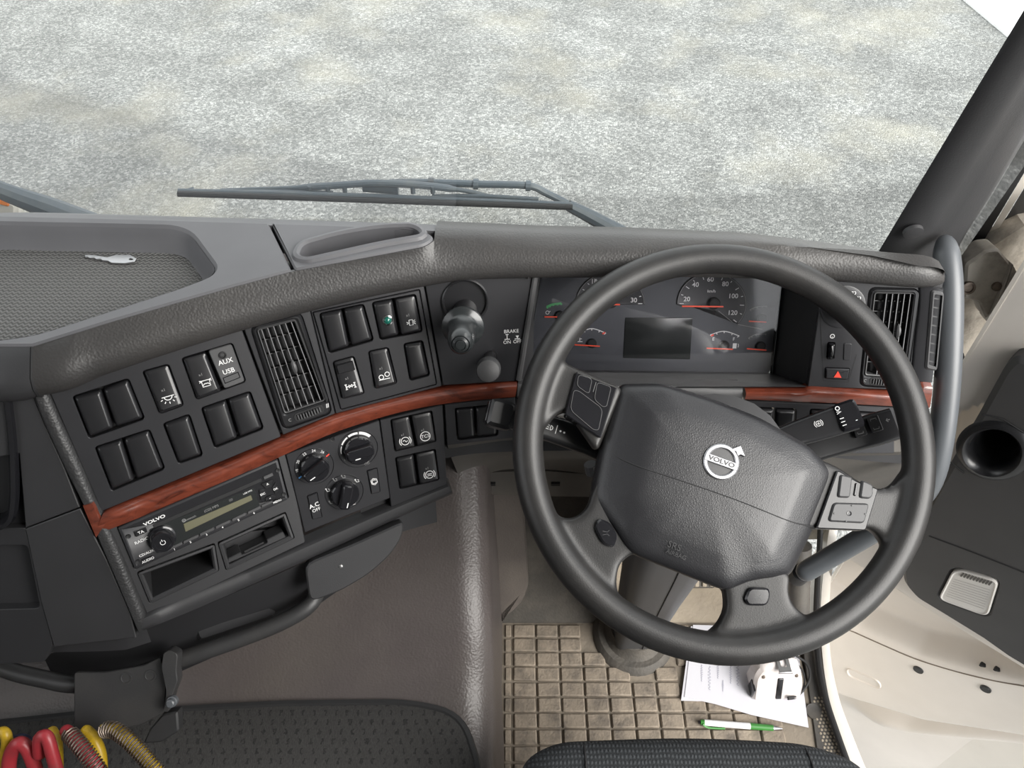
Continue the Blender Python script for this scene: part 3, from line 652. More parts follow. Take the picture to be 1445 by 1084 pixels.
SYM = {
 'dome': S_([[(-6, 2.2), (6, 2.2)], ring(3.8, 12, 0, 2.2, 180, 360)] + [[(6.0 * math.cos(math.radians(t)), 1.6 + 5.2 * math.sin(math.radians(t))), (8.2 * math.cos(math.radians(t)), 1.6 + 7.4 * math.sin(math.radians(t)))] for t in (200, 235, 270, 305, 340)]),
 'cab': S_([[(-4.5, 3), (4.5, 3), (4.5, -4.5), (-4.5, -4.5), (-4.5, 3)], [(-4.5, -3), (-2, -1), (2, -1), (4.5, -3)], [(-7, 3.6), (-4.5, 3)], [(7, 3.6), (4.5, 3)], [(-7, 1.2), (-5, 2.4)], [(7, 1.2), (5, 2.4)]]),
 'axle': S_([[(-6, 4), (-6, -4)], [(-7.5, 3.4), (-4.5, 3.4)], [(-7.5, -3.4), (-4.5, -3.4)], [(6, 4), (6, -4)], [(7.5, 3.4), (4.5, 3.4)], [(7.5, -3.4), (4.5, -3.4)], [(-6, 0), (-2, 0)], [(6, 0), (2, 0)], [(-2.4, 2), (0, 0), (-2.4, -2)], [(2.4, 2), (0, 0), (2.4, -2)]]),
 'lift': S_([ring(3, 16, -4, -1), ring(3, 16, 4, 1.6), [(-7.5, -4.6), (7, -4.2)]]),
 'lamp': S_([[(-2.6, 4), (2.6, 4), (2.6, -4), (-2.6, -4), (-2.6, 4)], [(3.6, 1.5), (6.5, 3)], [(3.6, 0), (6.8, 0)], [(3.6, -1.5), (6.5, -3)], [(-3.6, 0), (-6.4, 1.6)], [(-3.6, -.6), (-6.4, -1.6)]]),
 'brake': S_([ring(5, 20), ring(7, 8, 0, 0, 140, 220), ring(7, 8, 0, 0, -40, 40), [(-3, 0), (-1, 1.4), (1, -1.4), (3, 0)]]),
 'tcs': S_([ring(6, 20)]),
 'hill': S_([ring(5, 20), ring(7, 8, 0, 0, 140, 220), ring(7, 8, 0, 0, -40, 40), [(-3, 1), (3, 1)], [(-3, -1.6), (0, -1), (3, -1.6)]]),
}
def sym(fr, k, L2, lift, t, which, q, parent_key, s=.5, sc_=1.0, w=.0009):
    c = L2(t, s); z = .0022 + lift * max(-.25, min(1, (t - .30) / .62))
    sym_at(fr, c, ang_of(fr, q), [[(a * sc_, b * sc_) for a, b in l] for l in SYM[which]], w, z + .0004, 'letter', parent_key)
    c2 = L2(t - .2, s * .86); z2 = .0022 + lift * max(-.25, min(1, (t - .5) / .62))
    text('small_mark', fr, 'x1', *c2, .0045, M['dimletter'], parent_key, z=z2 + .0004, rot=ang_of(fr, q))
def sub_quads(q, m0, m1):
    """split a double opening along the divider m0-m1"""
    return [q[0], m0, m1, q[3]], [m0, q[1], q[2], m1]
def shrink(q, a=.6):
    c = (sum(p[0] for p in q) / 4, sum(p[1] for p in q) / 4)
    return [lerp2(p, c, a / max(1, math.hypot(p[0] - c[0], p[1] - c[1]))) for p in q]
def sp_thing(q, label, name='switch_panel'):
    fr = panel_frame(q); t = thing(name, fr.w(0, 0, -.01), label, 'switch panel'); return fr, t

# --- panel A, left
QA = [(66, 544), (339.5, 459.6), (396.5, 616.5), (143.5, 722)]
A1 = [(101.4, 559.6), (181.7, 533.6), (205, 591.7), (125.5, 620)]; A2 = [(133, 631), (211.3, 605.3), (233.5, 662.3), (157.3, 694)]
A3 = [(200.2, 523.9), (238.2, 513.4), (259.8, 572.3), (225.2, 584.8)]; A4 = [(255.6, 505.6), (328, 483.5), (347.5, 538.8), (277.2, 564.6)]
A5 = [(229.3, 597.8), (267.5, 584), (286.9, 643.5), (251.5, 655.4)]; A6 = [(283.3, 575.6), (353.3, 551.6), (372.7, 605.5), (302.7, 633.2)]
fa, tA = sp_thing(QA, 'switch panel with dome light switch and AUX and USB sockets above the radio')
plate('panel_plate', fa, rpoly(fa.pp(QA), [.006, .002, .002, .002], 3), [rpoly(fa.pp(h), .004, 4) for h in (A1, A2, A3, A4, A5, A6)], 0, .012, M['fascia'], tA)
for q, m in ((A1, ((143.5, 548.8), (162.9, 605.5))), (A2, ((172.6, 619), (192, 679.5))), (A6, ((320, 563.2), (337.5, 619.5)))):
    for k in sub_quads(q, *m): blank_key(fa, shrink(k, .8), tA)
blank_key(fa, shrink(A5, .8), tA)
k, L2, lf = rocker(fa, A3, tA); sym(fa, k, L2, lf, .70, 'dome', A3, k, .55, 1.05)
q4 = [A4[0], (291.2, 496), (313.5, 551.6), A4[3]]
k, L2, lf = rocker(fa, q4, tA); sym(fa, k, L2, lf, .66, 'cab', q4, k, .55, .9)
qx = [(292.6, 494.2), (327, 484.2), (346.5, 538.4), (316, 549.6)]
ax = key('socket_plate', fa, inset(rpoly(fa.pp(qx), .004, 4), .0006), [(0, -.012), (0, .0002), (.0008, .0010)], M['mid'], tA); tag(ax, 'lighter grey socket plate with AUX and USB')
r_ = ang_of(fa, qx)
text('lettering', fa, 'AUX', *fa.px(318, 510), .0075, M['letter'], ax, z=.0014, rot=r_, bold=.01); text('lettering', fa, 'USB', *fa.px(322.5, 523.5), .0075, M['letter'], ax, z=.0014, rot=r_, bold=.01)
jx = fa.at(*fa.px(314, 501))
lathe('jack_socket', jx, [(.0042, .0010), (.0042, .0022), (.0030, .0024), (.0024, .0012), (.0022, -.004)], M['black'], ax, 20)
uq = fa.pp([(315.5, 533.5), (335.5, 525.5), (338, 532), (318, 540)])
V, F = plate_geo(inset(uq, -.0008), [uq], .0018, .0012, bev=.0004, hth=.005, hbev=.0003); usb = mesh('usb_socket', V, F, M['gloss'], ax, fa)
V, F = prism(inset(uq, -.0002), [(0, -.004), (0, -.0035)]); mesh('socket_well', V, F, M['black'], ax, fa)
tg = fa.pp([(318, 536), (334, 529.7), (334.8, 531.8), (318.8, 538)]); V, F = prism(tg, [(0, -.0035), (0, .0012)]); mesh('contact_tongue', V, F, M['mid'], ax, fa)

# --- panel B, centre
QB0 = [(346, 458), (597, 397), (623, 545), (399, 613.5)]
QB = [(440.7, 440.5), (592.3, 408.2), (617, 543), (480.5, 579)]
B1 = [(450, 442.3), (513.3, 428.7), (527.8, 481), (463.9, 499.5)]; B2 = [(524.3, 426.8), (586.9, 414.8), (596.6, 468.5), (536.2, 480.7)]
B3 = [(468.7, 510.5), (499.7, 502), (514.7, 555.6), (482.3, 563.4)]; B4 = [(519.1, 495.6), (548.2, 489.8), (560.8, 541.1), (528.8, 549.2)]; B5 = [(569.1, 484.9), (596.6, 480), (607.3, 530.4), (578.2, 538.2)]
fbp, tB = sp_thing(QB, 'switch panel with axle lock switch and green indicator left of the brake lever')
VO = [(353.7, 462), (420, 441), (430, 447), (470, 575), (463, 585), (405, 605), (398, 600)]
plate('surround_plate', fbp, rpoly(fbp.pp([(437, 431.5), (597, 396.5), (623.5, 545), (474, 584)]), .001, 2), [rpoly(fbp.pp(QB), .002, 3)], 0, .012, M['fascia'], tB)
plate('panel_plate', fbp, inset(rpoly(fbp.pp(QB), .002, 3), .0009), [rpoly(fbp.pp(h), .004, 4) for h in (B1, B2, B3, B4, B5)], 0, .012, M['fascia'], tB)
for k in sub_quads(B1, (483.3, 435.5), (495, 490.5)): blank_key(fbp, shrink(k, .8), tB)
b2a, b2b = sub_quads(B2, (555, 421), (565, 474.8))
lk = blank_key(fbp, shrink(b2a, .8), tB, name='indicator_plate'); c = fbp.at(*fbp.px(546.5, 451.5))
lathe('chrome_bezel', c, [(.0064, .0008), (.0060, .0026), (.0046, .0034), (.0036, .0026)], M['chrome'], lk, 24)
lathe('green_lens', c, [(.0038, .0022), (.0032, .0042), (.0018, .0052), (.0003, .0055)], M['led'], lk, 16)
k, L2, lf = rocker(fbp, shrink(b2b, .8), tB, .002); sym(fbp, k, L2, lf, .68, 'lamp', b2b, k, .55, .8, .0007)
k, L2, lf = rocker(fbp, B3, tB); sym(fbp, k, L2, lf, .68, 'axle', B3, k, .5, .85, .0011)
V, F = prism(rpoly([tuple(L2(.10, .12)), tuple(L2(.10, .88)), tuple(L2(.34, .88)), tuple(L2(.34, .12))], .001, 2), [(0, .0), (0, .002), (.001, .0035)]); mesh('locking_latch', V, F, M['key'], k, fbp)
k, L2, lf = rocker(fbp, B4, tB); sym(fbp, k, L2, lf, .68, 'lift', B4, k, .5, .9)
blank_key(fbp, shrink(B5, .8), tB)

# --- panels E, F, G below the wood strip
QE = [(536.5, 593), (624.5, 571.5), (630.5, 684), (552, 716)]
E1 = [(550.6, 592.4), (609.8, 579.3), (616, 623.5), (556.8, 637.9)]; E3 = [(557.4, 646), (614.7, 633.5), (620.3, 677.7), (563.7, 691.4)]
fe, tE = sp_thing(QE, 'switch panel with TCS switch and brake switches right of the climate dials')
plate('panel_plate', fe, rpoly(fe.pp(QE), .001, 2), [rpoly(fe.pp(h), .003, 4) for h in (E1, E3)], 0, .012, M['fascia'], tE)
e1, e2 = sub_quads(E1, (578.6, 585.5), (587, 631.5)); e3, e4 = sub_quads(E3, (584.8, 640), (591, 685.5))
k, L2, lf = rocker(fe, shrink(e1, .8), tE, .003); sym(fe, k, L2, lf, .70, 'brake', e1, k, .55, 1.0)
k, L2, lf = rocker(fe, shrink(e2, .8), tE, .003); sym(fe, k, L2, lf, .70, 'tcs', e2, k, .5, 1.0)
text('lettering', fe, 'TCS', *L2(.70, .5), .006, M['letter'], k, z=.0046, rot=ang_of(fe, e2))
blank_key(fe, shrink(e3, .8), tE); k, L2, lf = rocker(fe, shrink(e4, .8), tE, .003); sym(fe, k, L2, lf, .70, 'hill', e4, k, .55, 1.0)
QF = [(627.5, 571), (727, 561), (727, 618), (631, 629)]
ff, tF = sp_thing(QF, 'pair of blank switches beside the tip of the indicator stalk'); F1 = [(641.5, 576.4), (702, 570.5), (703, 615.5), (645, 622)]
plate('panel_plate', ff, rpoly(ff.pp(QF), .001, 2), [rpoly(ff.pp(F1), .003, 4)], 0, .012, M['fascia'], tF)
for k in sub_quads(F1, (669.5, 574.5), (672, 618.5)): blank_key(ff, shrink(k, .8), tF)
QG = [(1051, 566), (1262, 575), (1262, 640), (1047, 640)]
G1 = [(1064, 574.5), (1124, 577), (1122, 612), (1060, 612)]; G2 = [(1143, 577), (1203, 579.5), (1202, 626), (1141, 626)]; G3 = [(1207, 580), (1240, 582), (1240, 628), (1207, 628)]
fg, tG = sp_thing(QG, 'row of blank switches under the wood trim behind the right-hand stalks')
plate('panel_plate', fg, rpoly(fg.pp(QG), .001, 2), [rpoly(fg.pp(h), .003, 4) for h in (G1, G2, G3)], 0, .012, M['fascia'], tG)
for q, m in ((G1, ((1093.5, 575.7), (1091.5, 612))), (G2, ((1173, 578.3), (1172, 626)))):
    for k in sub_quads(q, *m): blank_key(fg, shrink(k, .8), tG, .004)
blank_key(fg, shrink(G3, .8), tG, .003)

M['finedge'] = plastic('vent_blade_edge', (.16, .16, .165), .4)
# ================================================================== AIR VENTS
def vent(Q, rq, IN, label, nb=6, nv=5, wheel=None, knob=None, partial=0.0, group=None):
    """Q: bezel corner pixels TL TR BR BL, IN: grille opening corners"""
    fr = panel_frame(Q); t = thing('air_vent', fr.w(0, 0, -.01), label, 'air vent', group)
    o = rpoly(fr.pp(Q), rq, 6); i = rpoly(fr.pp(IN), .002, 3)
    V, F = plate_geo(o, [inset(i, -.0025)], .0015, .014, bev=.003, hth=.006, hbev=.002); mesh('bezel', V, F, M['key'], t, fr)
    V, F = loft([[(x, y, z) for x, y in l] for l, z in ((inset(i, -.0026), -.002), (inset(i, -.001), .0008), (i, .0002), (i, -.022))], False, False); mesh('inner_frame', V, F, M['mid'], t, fr)
    V, F = prism(inset(i, -.001), [(0, -.024), (0, -.022)]); mesh('duct', V, F, M['black'], t, fr)
    p = [Vector(q) for q in fr.pp(IN)]
    def fin(nm, a, b, hw, z0, z1):
        d = (b - a).normalized(); n = Vector((-d.y, d.x)) * hw
        V = [(*(q + n * w), z) for q in (a, b) for w, z in ((-1, z0), (1, z0), (1, z1), (-1, z1))]
        o = mesh(nm, V, [(0, 1, 5, 4), (1, 2, 6, 5), (2, 3, 7, 6), (3, 0, 4, 7), (0, 3, 2, 1), (4, 5, 6, 7)], M['black'], t, fr, smooth=0)
        o.data.materials.append(M['finedge']); o.data.polygons[0].material_index = 1
    for k in range(nb):
        s = partial + (1 - partial) * (k + .55) / (nb + .1); fin('blade', p[0].lerp(p[1], s), p[3].lerp(p[2], s), .00045, -.0015, -.009)
    for k in range(nv):
        s = (k + .9) / (nv + .9); fin('vane', p[0].lerp(p[3], s), p[1].lerp(p[2], s), .0005, -.0105, -.018)
    if knob:
        c = fr.px(*knob); d = (p[3] - p[0]).normalized()
        V, F = tube_geo([fr.loc(fr.w(c[0] + d.x * s, c[1] + d.y * s, .002 + .002 * math.cos(s * 180))) for s in lin(-.009, .009, 9)], [.0006, .0018, .0026, .003, .0031, .003, .0026, .0018, .0006], 8)
        mesh('slider_knob', V, F, M['mid'], t, fr)
    if wheel:
        a, b = [Vector(fr.px(*q)) for q in wheel]; d = (b - a).normalized(); n = Vector((-d.y, d.x))
        w = rpoly([tuple(a + n * .0042), tuple(b + n * .0042), tuple(b - n * .0042), tuple(a - n * .0042)], .004, 4)
        V, F = prism(w, [(-.001, .0012), (-.001, .0022), (.0008, .0022), (.001, .0018)]); mesh('wheel_slot', V, F, M['black'], t, fr)
        tw = None; L = (b - a).length
        geo = []
        for k in range(9):
            s = (k + .5) / 9; c = a.lerp(b, .06 + .88 * s); hh = .0008 + .0032 * math.sin(math.pi * s)
            geo.append(prism([tuple(c + d * (-L * .030) + n * .0034), tuple(c + d * (L * .030) + n * .0034), tuple(c + d * (L * .030) - n * .0034), tuple(c + d * (-L * .030) - n * .0034)], [(0, .001), (0, .0016 + hh), (.0004, .0022 + hh)]))
        V, F = merge(*geo); mesh('thumb_wheel', V, F, M['mid'], t, fr)
        m0 = a - d * .006; strokes('symbol', fr, [ring(.0016, 10, m0.x, m0.y, 40, 300)], .0005, .0018, M['dimletter'], t)
        m1 = b + d * .0055 + n * .001; strokes('symbol', fr, [[tuple(m1 - n * .0025 + d * .0006 * k), tuple(m1 + n * .0025 + d * (.0012 + .0006 * k))] for k in (-2, 0, 2)], .0005, .0018, M['letter'], t)
    return t, fr
tv, fv = vent([(353, 461), (424, 440), (469, 583), (400, 607)], .009, [(364.5, 466), (415.5, 453), (457.5, 564), (402.5, 582)], 'tall air vent between the two left switch panels', wheel=((416.5, 589.5), (455, 575.5)), knob=(414.5, 517))
plate('mounting_frame', fv, rpoly(fv.pp([(342, 458), (436, 431.5), (473, 584), (399.5, 614)]), .001, 2), [inset(rpoly(fv.pp([(353, 461), (424, 440), (469, 583), (400, 607)]), .009, 6), -.0006)], 0, .012, M['fascia'], tv)
vent([(1227, 406), (1296.5, 408), (1279, 548), (1213, 545)], .008, [(1235.5, 414), (1290.5, 415), (1274, 532), (1222, 528)], 'tall air vent on the right end of the dash behind the wheel rim', nb=5, nv=7, wheel=((1228, 537), (1262, 539)), knob=(1266, 467), partial=.22)

# ================================================================== RADIO
QR = [(166, 744), (391.5, 647), (406.3, 704), (190, 803)]
frd = panel_frame(QR); rd = thing('car_radio', frd.w(0, 0, -.02), 'slim car radio with round knob and olive display under the wood strip', 'radio')
plate('radio_tray', frd, rpoly(frd.pp([(151, 748), (402.5, 640.5), (419, 705), (431, 766), (209, 871), (180, 806)]), .002, 2), [rpoly(frd.pp([(164.5, 743), (392.5, 645), (408, 703), (190.5, 804.5)]), .002, 3), rpoly(frd.pp([(193, 808), (303, 767), (309.5, 806), (211, 853)]), .003, 3), rpoly(frd.pp([(307, 766), (403, 723), (416, 760), (319, 806)]), .002, 3)], -.001, .012, M['side'], rd, hth=.014)
tag(rd.children[0], 'dark surround with pockets below the radio')
key('radio_body', frd, rpoly(frd.pp(QR), .0025, 3), [(0, -.016), (0, .001), (.0008, .002), (.003, .0024), (.0042, .0018)], M['fascia'], rd)
zr = .0022
def rq(name, pts, z0, z1, mat, parent=None, r=.0008, bev=.0004): return key(name, frd, rpoly(frd.pp(pts), r, 2), [(0, z0), (0, z1 - bev), (bev, z1)], mat, parent or rd)
rz = lambda X, Y: (160 + X / 6.02, 640 + Y / 6.02)     # zoomed crop coordinates -> photo pixels
ra = ang_of(frd, QR)
rq('face_panel', [rz(300, 640), rz(1190, 285), rz(1245, 445), rz(365, 845)], .001, zr, M['screen'], r=.002)
rq('cd_slot', [rz(330, 600), rz(1250, 205), rz(1262, 232), rz(345, 630)], .001, zr + .0002, M['black'])
rq('display', [rz(592, 592), rz(1165, 348), rz(1180, 388), rz(610, 660)], .001, zr + .0006, M['lcd'])
def rbtn(pts, s='', size=.0045, mat='key'):
    b = rq('button', pts, .001, zr + .0016, M[mat])
    if s:
        c = frd.px(sum(p[0] for p in pts) / 4, sum(p[1] for p in pts) / 4); text('lettering', frd, s, *c, size, M['letter'], b, z=zr + .0019, rot=ra, bold=.015)
    return b
rbtn([rz(175, 655), rz(275, 618), rz(288, 655), rz(190, 700)], 'TA', .0048)
rbtn([rz(240, 890), rz(330, 858), rz(345, 890), rz(255, 930)], 'AUDIO', .0042)
text('lettering', frd, 'RADIO', *frd.px(*rz(240, 732)), .0050, M['letter'], rd, z=zr + .0004, rot=ra, bold=.015); text('lettering', frd, 'CD/AUX', *frd.px(*rz(280, 840)), .0042, M['letter'], rd, z=zr + .0004, rot=ra, bold=.015)
text('lettering', frd, 'VOLVO', *frd.px(*rz(348, 558)), .0052, M['letter'], rd, z=zr + .0008, rot=ra, sx=1.35, bold=.03)
text('lettering', frd, 'Bluetooth', *frd.px(*rz(645, 545)), .0036, M['dimletter'], rd, z=zr + .0004, rot=ra); strokes('symbol', frd, [[(a, b) for a, b in circ(*frd.px(*rz(597, 562)), .0018, 12)] + [circ(*frd.px(*rz(597, 562)), .0018, 12)[0]]], .0007, zr + .0004, M['dimletter'], rd)
text('lettering', frd, '(CD) MP3', *frd.px(*rz(830, 460)), .0040, M['dimletter'], rd, z=zr + .0004, rot=ra); text('lettering', frd, 'USB MP3', *frd.px(*rz(1137, 323)), .0028, M['letter'], rd, z=zr + .0004, rot=ra)
rq('small_plate', [rz(975, 385), rz(1008, 372), rz(1015, 392), rz(982, 406)], .001, zr + .0004, M['mid'])
xs6 = [(455, 580), (590, 715), (730, 850), (865, 985), (1003, 1118), (1137, 1245)]
def yl(X): return 812 - (X - 455) * (812 - 450) / (1245 - 455)
for i, (x0, x1) in enumerate(xs6):
    b = rbtn([rz(x0, yl(x0) - 14), rz(x1, yl(x1) - 14), rz(x1 + 3, yl(x1) + 8), rz(x0 + 3, yl(x0) + 8)], mat='mid')
    text('lettering', frd, str(i + 1), *frd.px(*rz((x0 + x1) / 2, yl((x0 + x1) / 2) + 24)), .0034, M['letter'], b, z=zr + .0004, rot=ra, bold=.03)
rbtn([rz(1252, 430), rz(1345, 392), rz(1350, 408), rz(1257, 450)], mat='mid')
rbtn([rz(1268, 190), rz(1345, 155), rz(1355, 180), rz(1278, 215)], mat='mid')
rbtn([rz(1345, 400), rz(1420, 370), rz(1428, 392), rz(1352, 422)], 'MENU', .0036)
rbtn([rz(1250, 250), rz(1350, 210), rz(1338, 275), rz(1290, 292)], '^', .006); rbtn([rz(1290, 365), rz(1340, 345), rz(1380, 360), rz(1285, 400)], '-', .006)
rbtn([rz(1232, 300), rz(1275, 300), rz(1300, 350), rz(1250, 390)], 'ESC', .0036); rbtn([rz(1345, 285), rz(1375, 235), rz(1400, 310), rz(1370, 335)], 'OK', .0036)
ck = frd.px(*rz(412, 708)); fk = frd.at(*ck)
kn = lathe('volume_knob', fk, [(.0150, .001), (.0146, .0050), (.0128, .0058), (.0122, .0140), (.0112, .0158), (.0086, .0160), (.0080, .0150), (.0004, .0148)], M['gloss'], rd, 40)
strokes('power_symbol', fk, [ring(.0026, 14, 0, 0, 125, 415), [(0, .0012), (0, .0038)]], .0007, .0152, M['letter'], kn)
for X, Y in ((128, 697), (208, 910), (1392, 137), (1445, 340)): lathe('removal_hole', frd.at(*frd.px(*rz(X, Y))), [(.0026, .0012), (.0024, .0030), (.0006, .0024)], M['black'], rd, 12)
# pockets
def pocket(pts, depth, parent, mat, name='pocket'):
    p = rpoly(frd.pp(pts), .003, 3)
    V, F = loft([[(x, y, z) for x, y in l] for l, z in ((inset(p, .0006), .0006), (inset(p, .003), .0010), (inset(p, .005), -.001), (inset(p, .007), -depth))], False, True); return mesh(name, V, F, mat, parent, frd)
pocket([(193.5, 808.5), (303, 767.5), (309, 805.5), (211.5, 852)], .06, rd, M['side'], 'storage_pocket')
ps = pocket([(307.5, 766.5), (402.5, 723.5), (415.5, 759.5), (319.5, 805.5)], .03, rd, M['side'], 'card_pocket')
V, F = prism(rpoly(frd.pp([(322, 790), (340, 781), (342, 785), (378, 768), (377, 763), (400, 752), (404, 760), (322, 797)]), .001, 2), [(0, -.025), (0, -.0035), (.0008, -.0025)]); mesh('card_ledge', V, F, M['side'], ps, frd)
V, F = prism(frd.pp([(345, 779), (372, 766), (373, 768), (346, 781.5)]), [(0, -.004), (0, -.0022)]); mesh('card_slit', V, F, M['black'], ps, frd)

# ================================================================== CLIMATE PANEL
QD = [(403.5, 641.5), (535, 593.5), (550.4, 703), (430, 752)]
fd = panel_frame(QD); cd = thing('climate_control_panel', fd.w(0, 0, -.02), 'climate panel with three rotary dials and AC OFF button', 'control panel')
bq1 = [(433.2, 699.8), (447.3, 694.5), (454.5, 729.7), (440.7, 733)]; bq2 = [(517.6, 664.1), (532, 660.3), (536.5, 694), (523.8, 697)]
plate('panel_plate', fd, rpoly(fd.pp(QD), .001, 2), [rpoly(fd.pp(q), .0012, 2) for q in (bq1, bq2)], 0, .012, M['fascia'], cd)
da = ang_of(fd, QD)
for q, s in ((bq1, 'ac'), (bq2, 'r')):
    b = key('button', fd, inset(rpoly(fd.pp(q), .0012, 2), .0004), [(0, -.01), (0, .001), (.0008, .002)], M['fascia'], cd); c = fd.px(sum(p[0] for p in q) / 4, sum(p[1] for p in q) / 4)
    if s == 'ac':
        text('lettering', fd, 'A.C', c[0], c[1] + .002, .0078, M['letter'], b, z=.0024, rot=da + .05, bold=.01); text('lettering', fd, 'OFF', c[0] + .0005, c[1] - .0045, .0058, M['letter'], b, z=.0024, rot=da + .05)
    else: sym_at(fd, c, da, S_([ring(2.6, 12, 0, 0, 30, 330), [(-3.4, -2), (-3.4, 2.6), (0, 4.6), (3.6, 2.6), (3.6, -2), (0, -4.4), (-3.4, -2)]]), .0009, .0024, 'letter', b)
def dial(c, rpx, label, ang, kind):
    o = fd.px(*c); e = fd.px(c[0] + rpx, c[1]); R = math.hypot(e[0] - o[0], e[1] - o[1]); f = fd.at(*o)
    g = lathe('dial', f, [(R, -.001), (R, .0006), (R * .985, .0010), (R * .95, .0002), (R * .72, .0001)], M['fascia'], cd, 48); tag(g, label)
    lathe('skirt', f, [(R * .74, 0), (R * .72, .008), (R * .66, .0095), (.0003, .0096)], M['gloss'], g, 40)
    a = ang; ca, sa = math.cos(a), math.sin(a); w = R * .30; L = R * .70
    bar = rpoly([(-L, -w), (L, -w), (L, w), (-L, w)], w * .7, 4); bar = [(ca * x - sa * y, sa * x + ca * y) for x, y in bar]
    k = key('knob', f, bar, [(-.001, .006), (0, .014), (.0008, .0165), (.0025, .0178)], M['gloss'], g)
    tip = (ca * L * .55 , sa * L * .55)
    return g, f, R, k
g, f, R, k = dial((443.6, 658.2), 27.8, 'temperature dial with blue and red marks', math.radians(20), 'temp')
for s, an in (('18', 172), ('20', 140), ('22', 106), ('24', 74), ('26', 44)): text('numeral', f, s, R * .87 * math.cos(math.radians(an)), R * .87 * math.sin(math.radians(an)), .0046, M['letter'], g, z=.0008, rot=math.radians(an - 90))
strokes('blue_mark', f, [[(R * .80 * math.cos(math.radians(198)), R * .80 * math.sin(math.radians(198))), (R * .97 * math.cos(math.radians(198)), R * .97 * math.sin(math.radians(198)))]], .0016, .0008, M['blue'], g)
strokes('red_mark', f, [[(R * .78 * math.cos(math.radians(22)), R * .78 * math.sin(math.radians(22))), (R * .98 * math.cos(math.radians(22)), R * .98 * math.sin(math.radians(22)))]], .0016, .0008, M['red'], g)
strokes('pointer', f, [[(-R * .42, -R * .30), (-R * .14, -R * .22)]], .0012, .0182, M['letter'], k)
g, f, R, k = dial((505.5, 633.5), 27.8, 'fan speed dial with tapering white scale', math.radians(-4), 'fan')
for i, (a0, a1) in enumerate(((175, 148), (143, 112), (107, 75), (70, 30))): strokes('fan_scale', f, [[(R * .86 * math.cos(math.radians(a)), R * .86 * math.sin(math.radians(a))) for a in lin(a0, a1, 8)]], .0010 + .0008 * i, .0008, M['letter'], g)
strokes('fan_symbol', f, [ring(.0014, 8, .004 + dx, -R * .86 + dy) for dx, dy in ((.0015, .0015), (-.0015, .0015), (.0015, -.0015), (-.0015, -.0015))], .0005, .0008, M['dimletter'], g)
text('numeral', f, '1', -R * .82, -R * .30, .004, M['dimletter'], g, z=.0008)
strokes('pointer', f, [[(-R * .34, -R * .18), (-R * .08, -R * .20)]], .0012, .0182, M['letter'], k)
g, f, R, k = dial((486, 694.5), 27, 'air distribution dial pointing down', math.radians(-118), 'mode')
for an in (150, 105, 75, 22, 200, 240, 285): 
    x, y = R * .86 * math.cos(math.radians(an)), R * .86 * math.sin(math.radians(an)); strokes('airflow_symbol', f, [[(x - .0016, y + .002), (x - .001, y - .0006), (x + .0022, y - .001)], ring(.0007, 6, x - .0016, y + .003), [(x + .001, y + .0022), (x + .0024, y + .0004)]], .0007, .0008, M['letter'] if an in (150, 22, 240, 285) else M['dimletter'], g)
strokes('pointer', f, [[(-R * .16, -R * .52), (-R * .02, -R * .28)]], .0012, .0182, M['letter'], k)
lathe('sensor_hole', fd.at(*fd.px(469, 620)), [(.0030, 0), (.0028, .0008), (.0016, .0002), (.0014, -.002)], M['black'], cd, 14)

# ================================================================== BRAKE PANEL
QC = [(599, 396.5), (752, 385.5), (728, 538), (625.5, 544)]
fk_ = panel_frame(QC)
bp_ = tag(plate('brake_panel', fk_, rpoly(fk_.pp(QC), .001, 2), [[fk_.px(656.4 + 30 * math.cos(t * math.pi / 20), 425.5 + 28 * math.sin(t * math.pi / 20)) for t in range(40)]], 0, .012, M['fascia'], dash), 'flat brake control panel lettered BRAKE')
text('lettering', fk_, 'BRAKE', *fk_.px(721.5, 467.5), .0060, M['letter'], bp_, z=.0005); text('lettering', fk_, 'ON', *fk_.px(715.5, 483), .0058, M['letter'], bp_, z=.0005); text('lettering', fk_, 'OFF', *fk_.px(730, 482), .0058, M['letter'], bp_, z=.0005)
c = fk_.px(715.5, 475.5); strokes('symbol', fk_, [[(c[0] - .0032, c[1] - .0028), (c[0] + .0032, c[1] - .0028)], [(c[0], c[1] - .0028), (c[0], c[1] + .003)], [(c[0] - .0018, c[1] + .003), (c[0] + .0018, c[1] + .003)]], .0009, .0005, M['letter'], bp_)
c = fk_.px(730, 475.5); strokes('symbol', fk_, [[(c[0] - .0032, c[1] - .0022), (c[0] + .0032, c[1] - .0022)]], .0009, .0005, M['letter'], bp_, fills=[[(c[0] - .002, c[1] + .0018), (c[0] + .002, c[1] + .0018), (c[0], c[1] - .0018)]])
M['leverknob'] = plastic('lever_knob', (.016, .018, .019), .26, spec=.6)
o = fk_.px(656.4, 425.5); f = fk_.at(*o); e = fk_.px(686.5, 425.5); R = e[0] - o[0]
pbk = thing('parking_brake_lever', f.w(0, 0, -.02), 'black parking brake lever with flared knob in a round cup', 'lever')
lathe('cup', f, [(R * 1.10, -.001), (R * 1.10, .0022), (R * 1.04, .0034), (R * .99, .0024), (R * .95, -.010), (R * .90, -.016), (.0005, -.018)], M['key'], pbk, 40)
V, F = prism(rpoly([(-R * .46, -R * .95), (R * .44, -R * .95), (R * .40, R * .70), (-R * .40, R * .70)], .003, 2), [(0, -.018), (0, -.003), (.0015, -.002)]); mesh('gate_insert', V, F, M['gloss'], pbk, f)
V, F = prism(rpoly([(-R * .34, R * .02), (R * .33, R * .02), (R * .32, R * .10), (-R * .33, R * .10)], .0005, 2), [(0, -.003), (0, -.0012)]); mesh('gate_rib', V, F, M['key'], pbk, f)
tip = at_d(667, 487, .845); base = f.w(.0, -R * .45, -.006); ax_ = (tip - base); Ln = ax_.length
lf_ = Fr(base, (1, 0, 0), ax_.cross(Vector((1, 0, 0))) * -1)
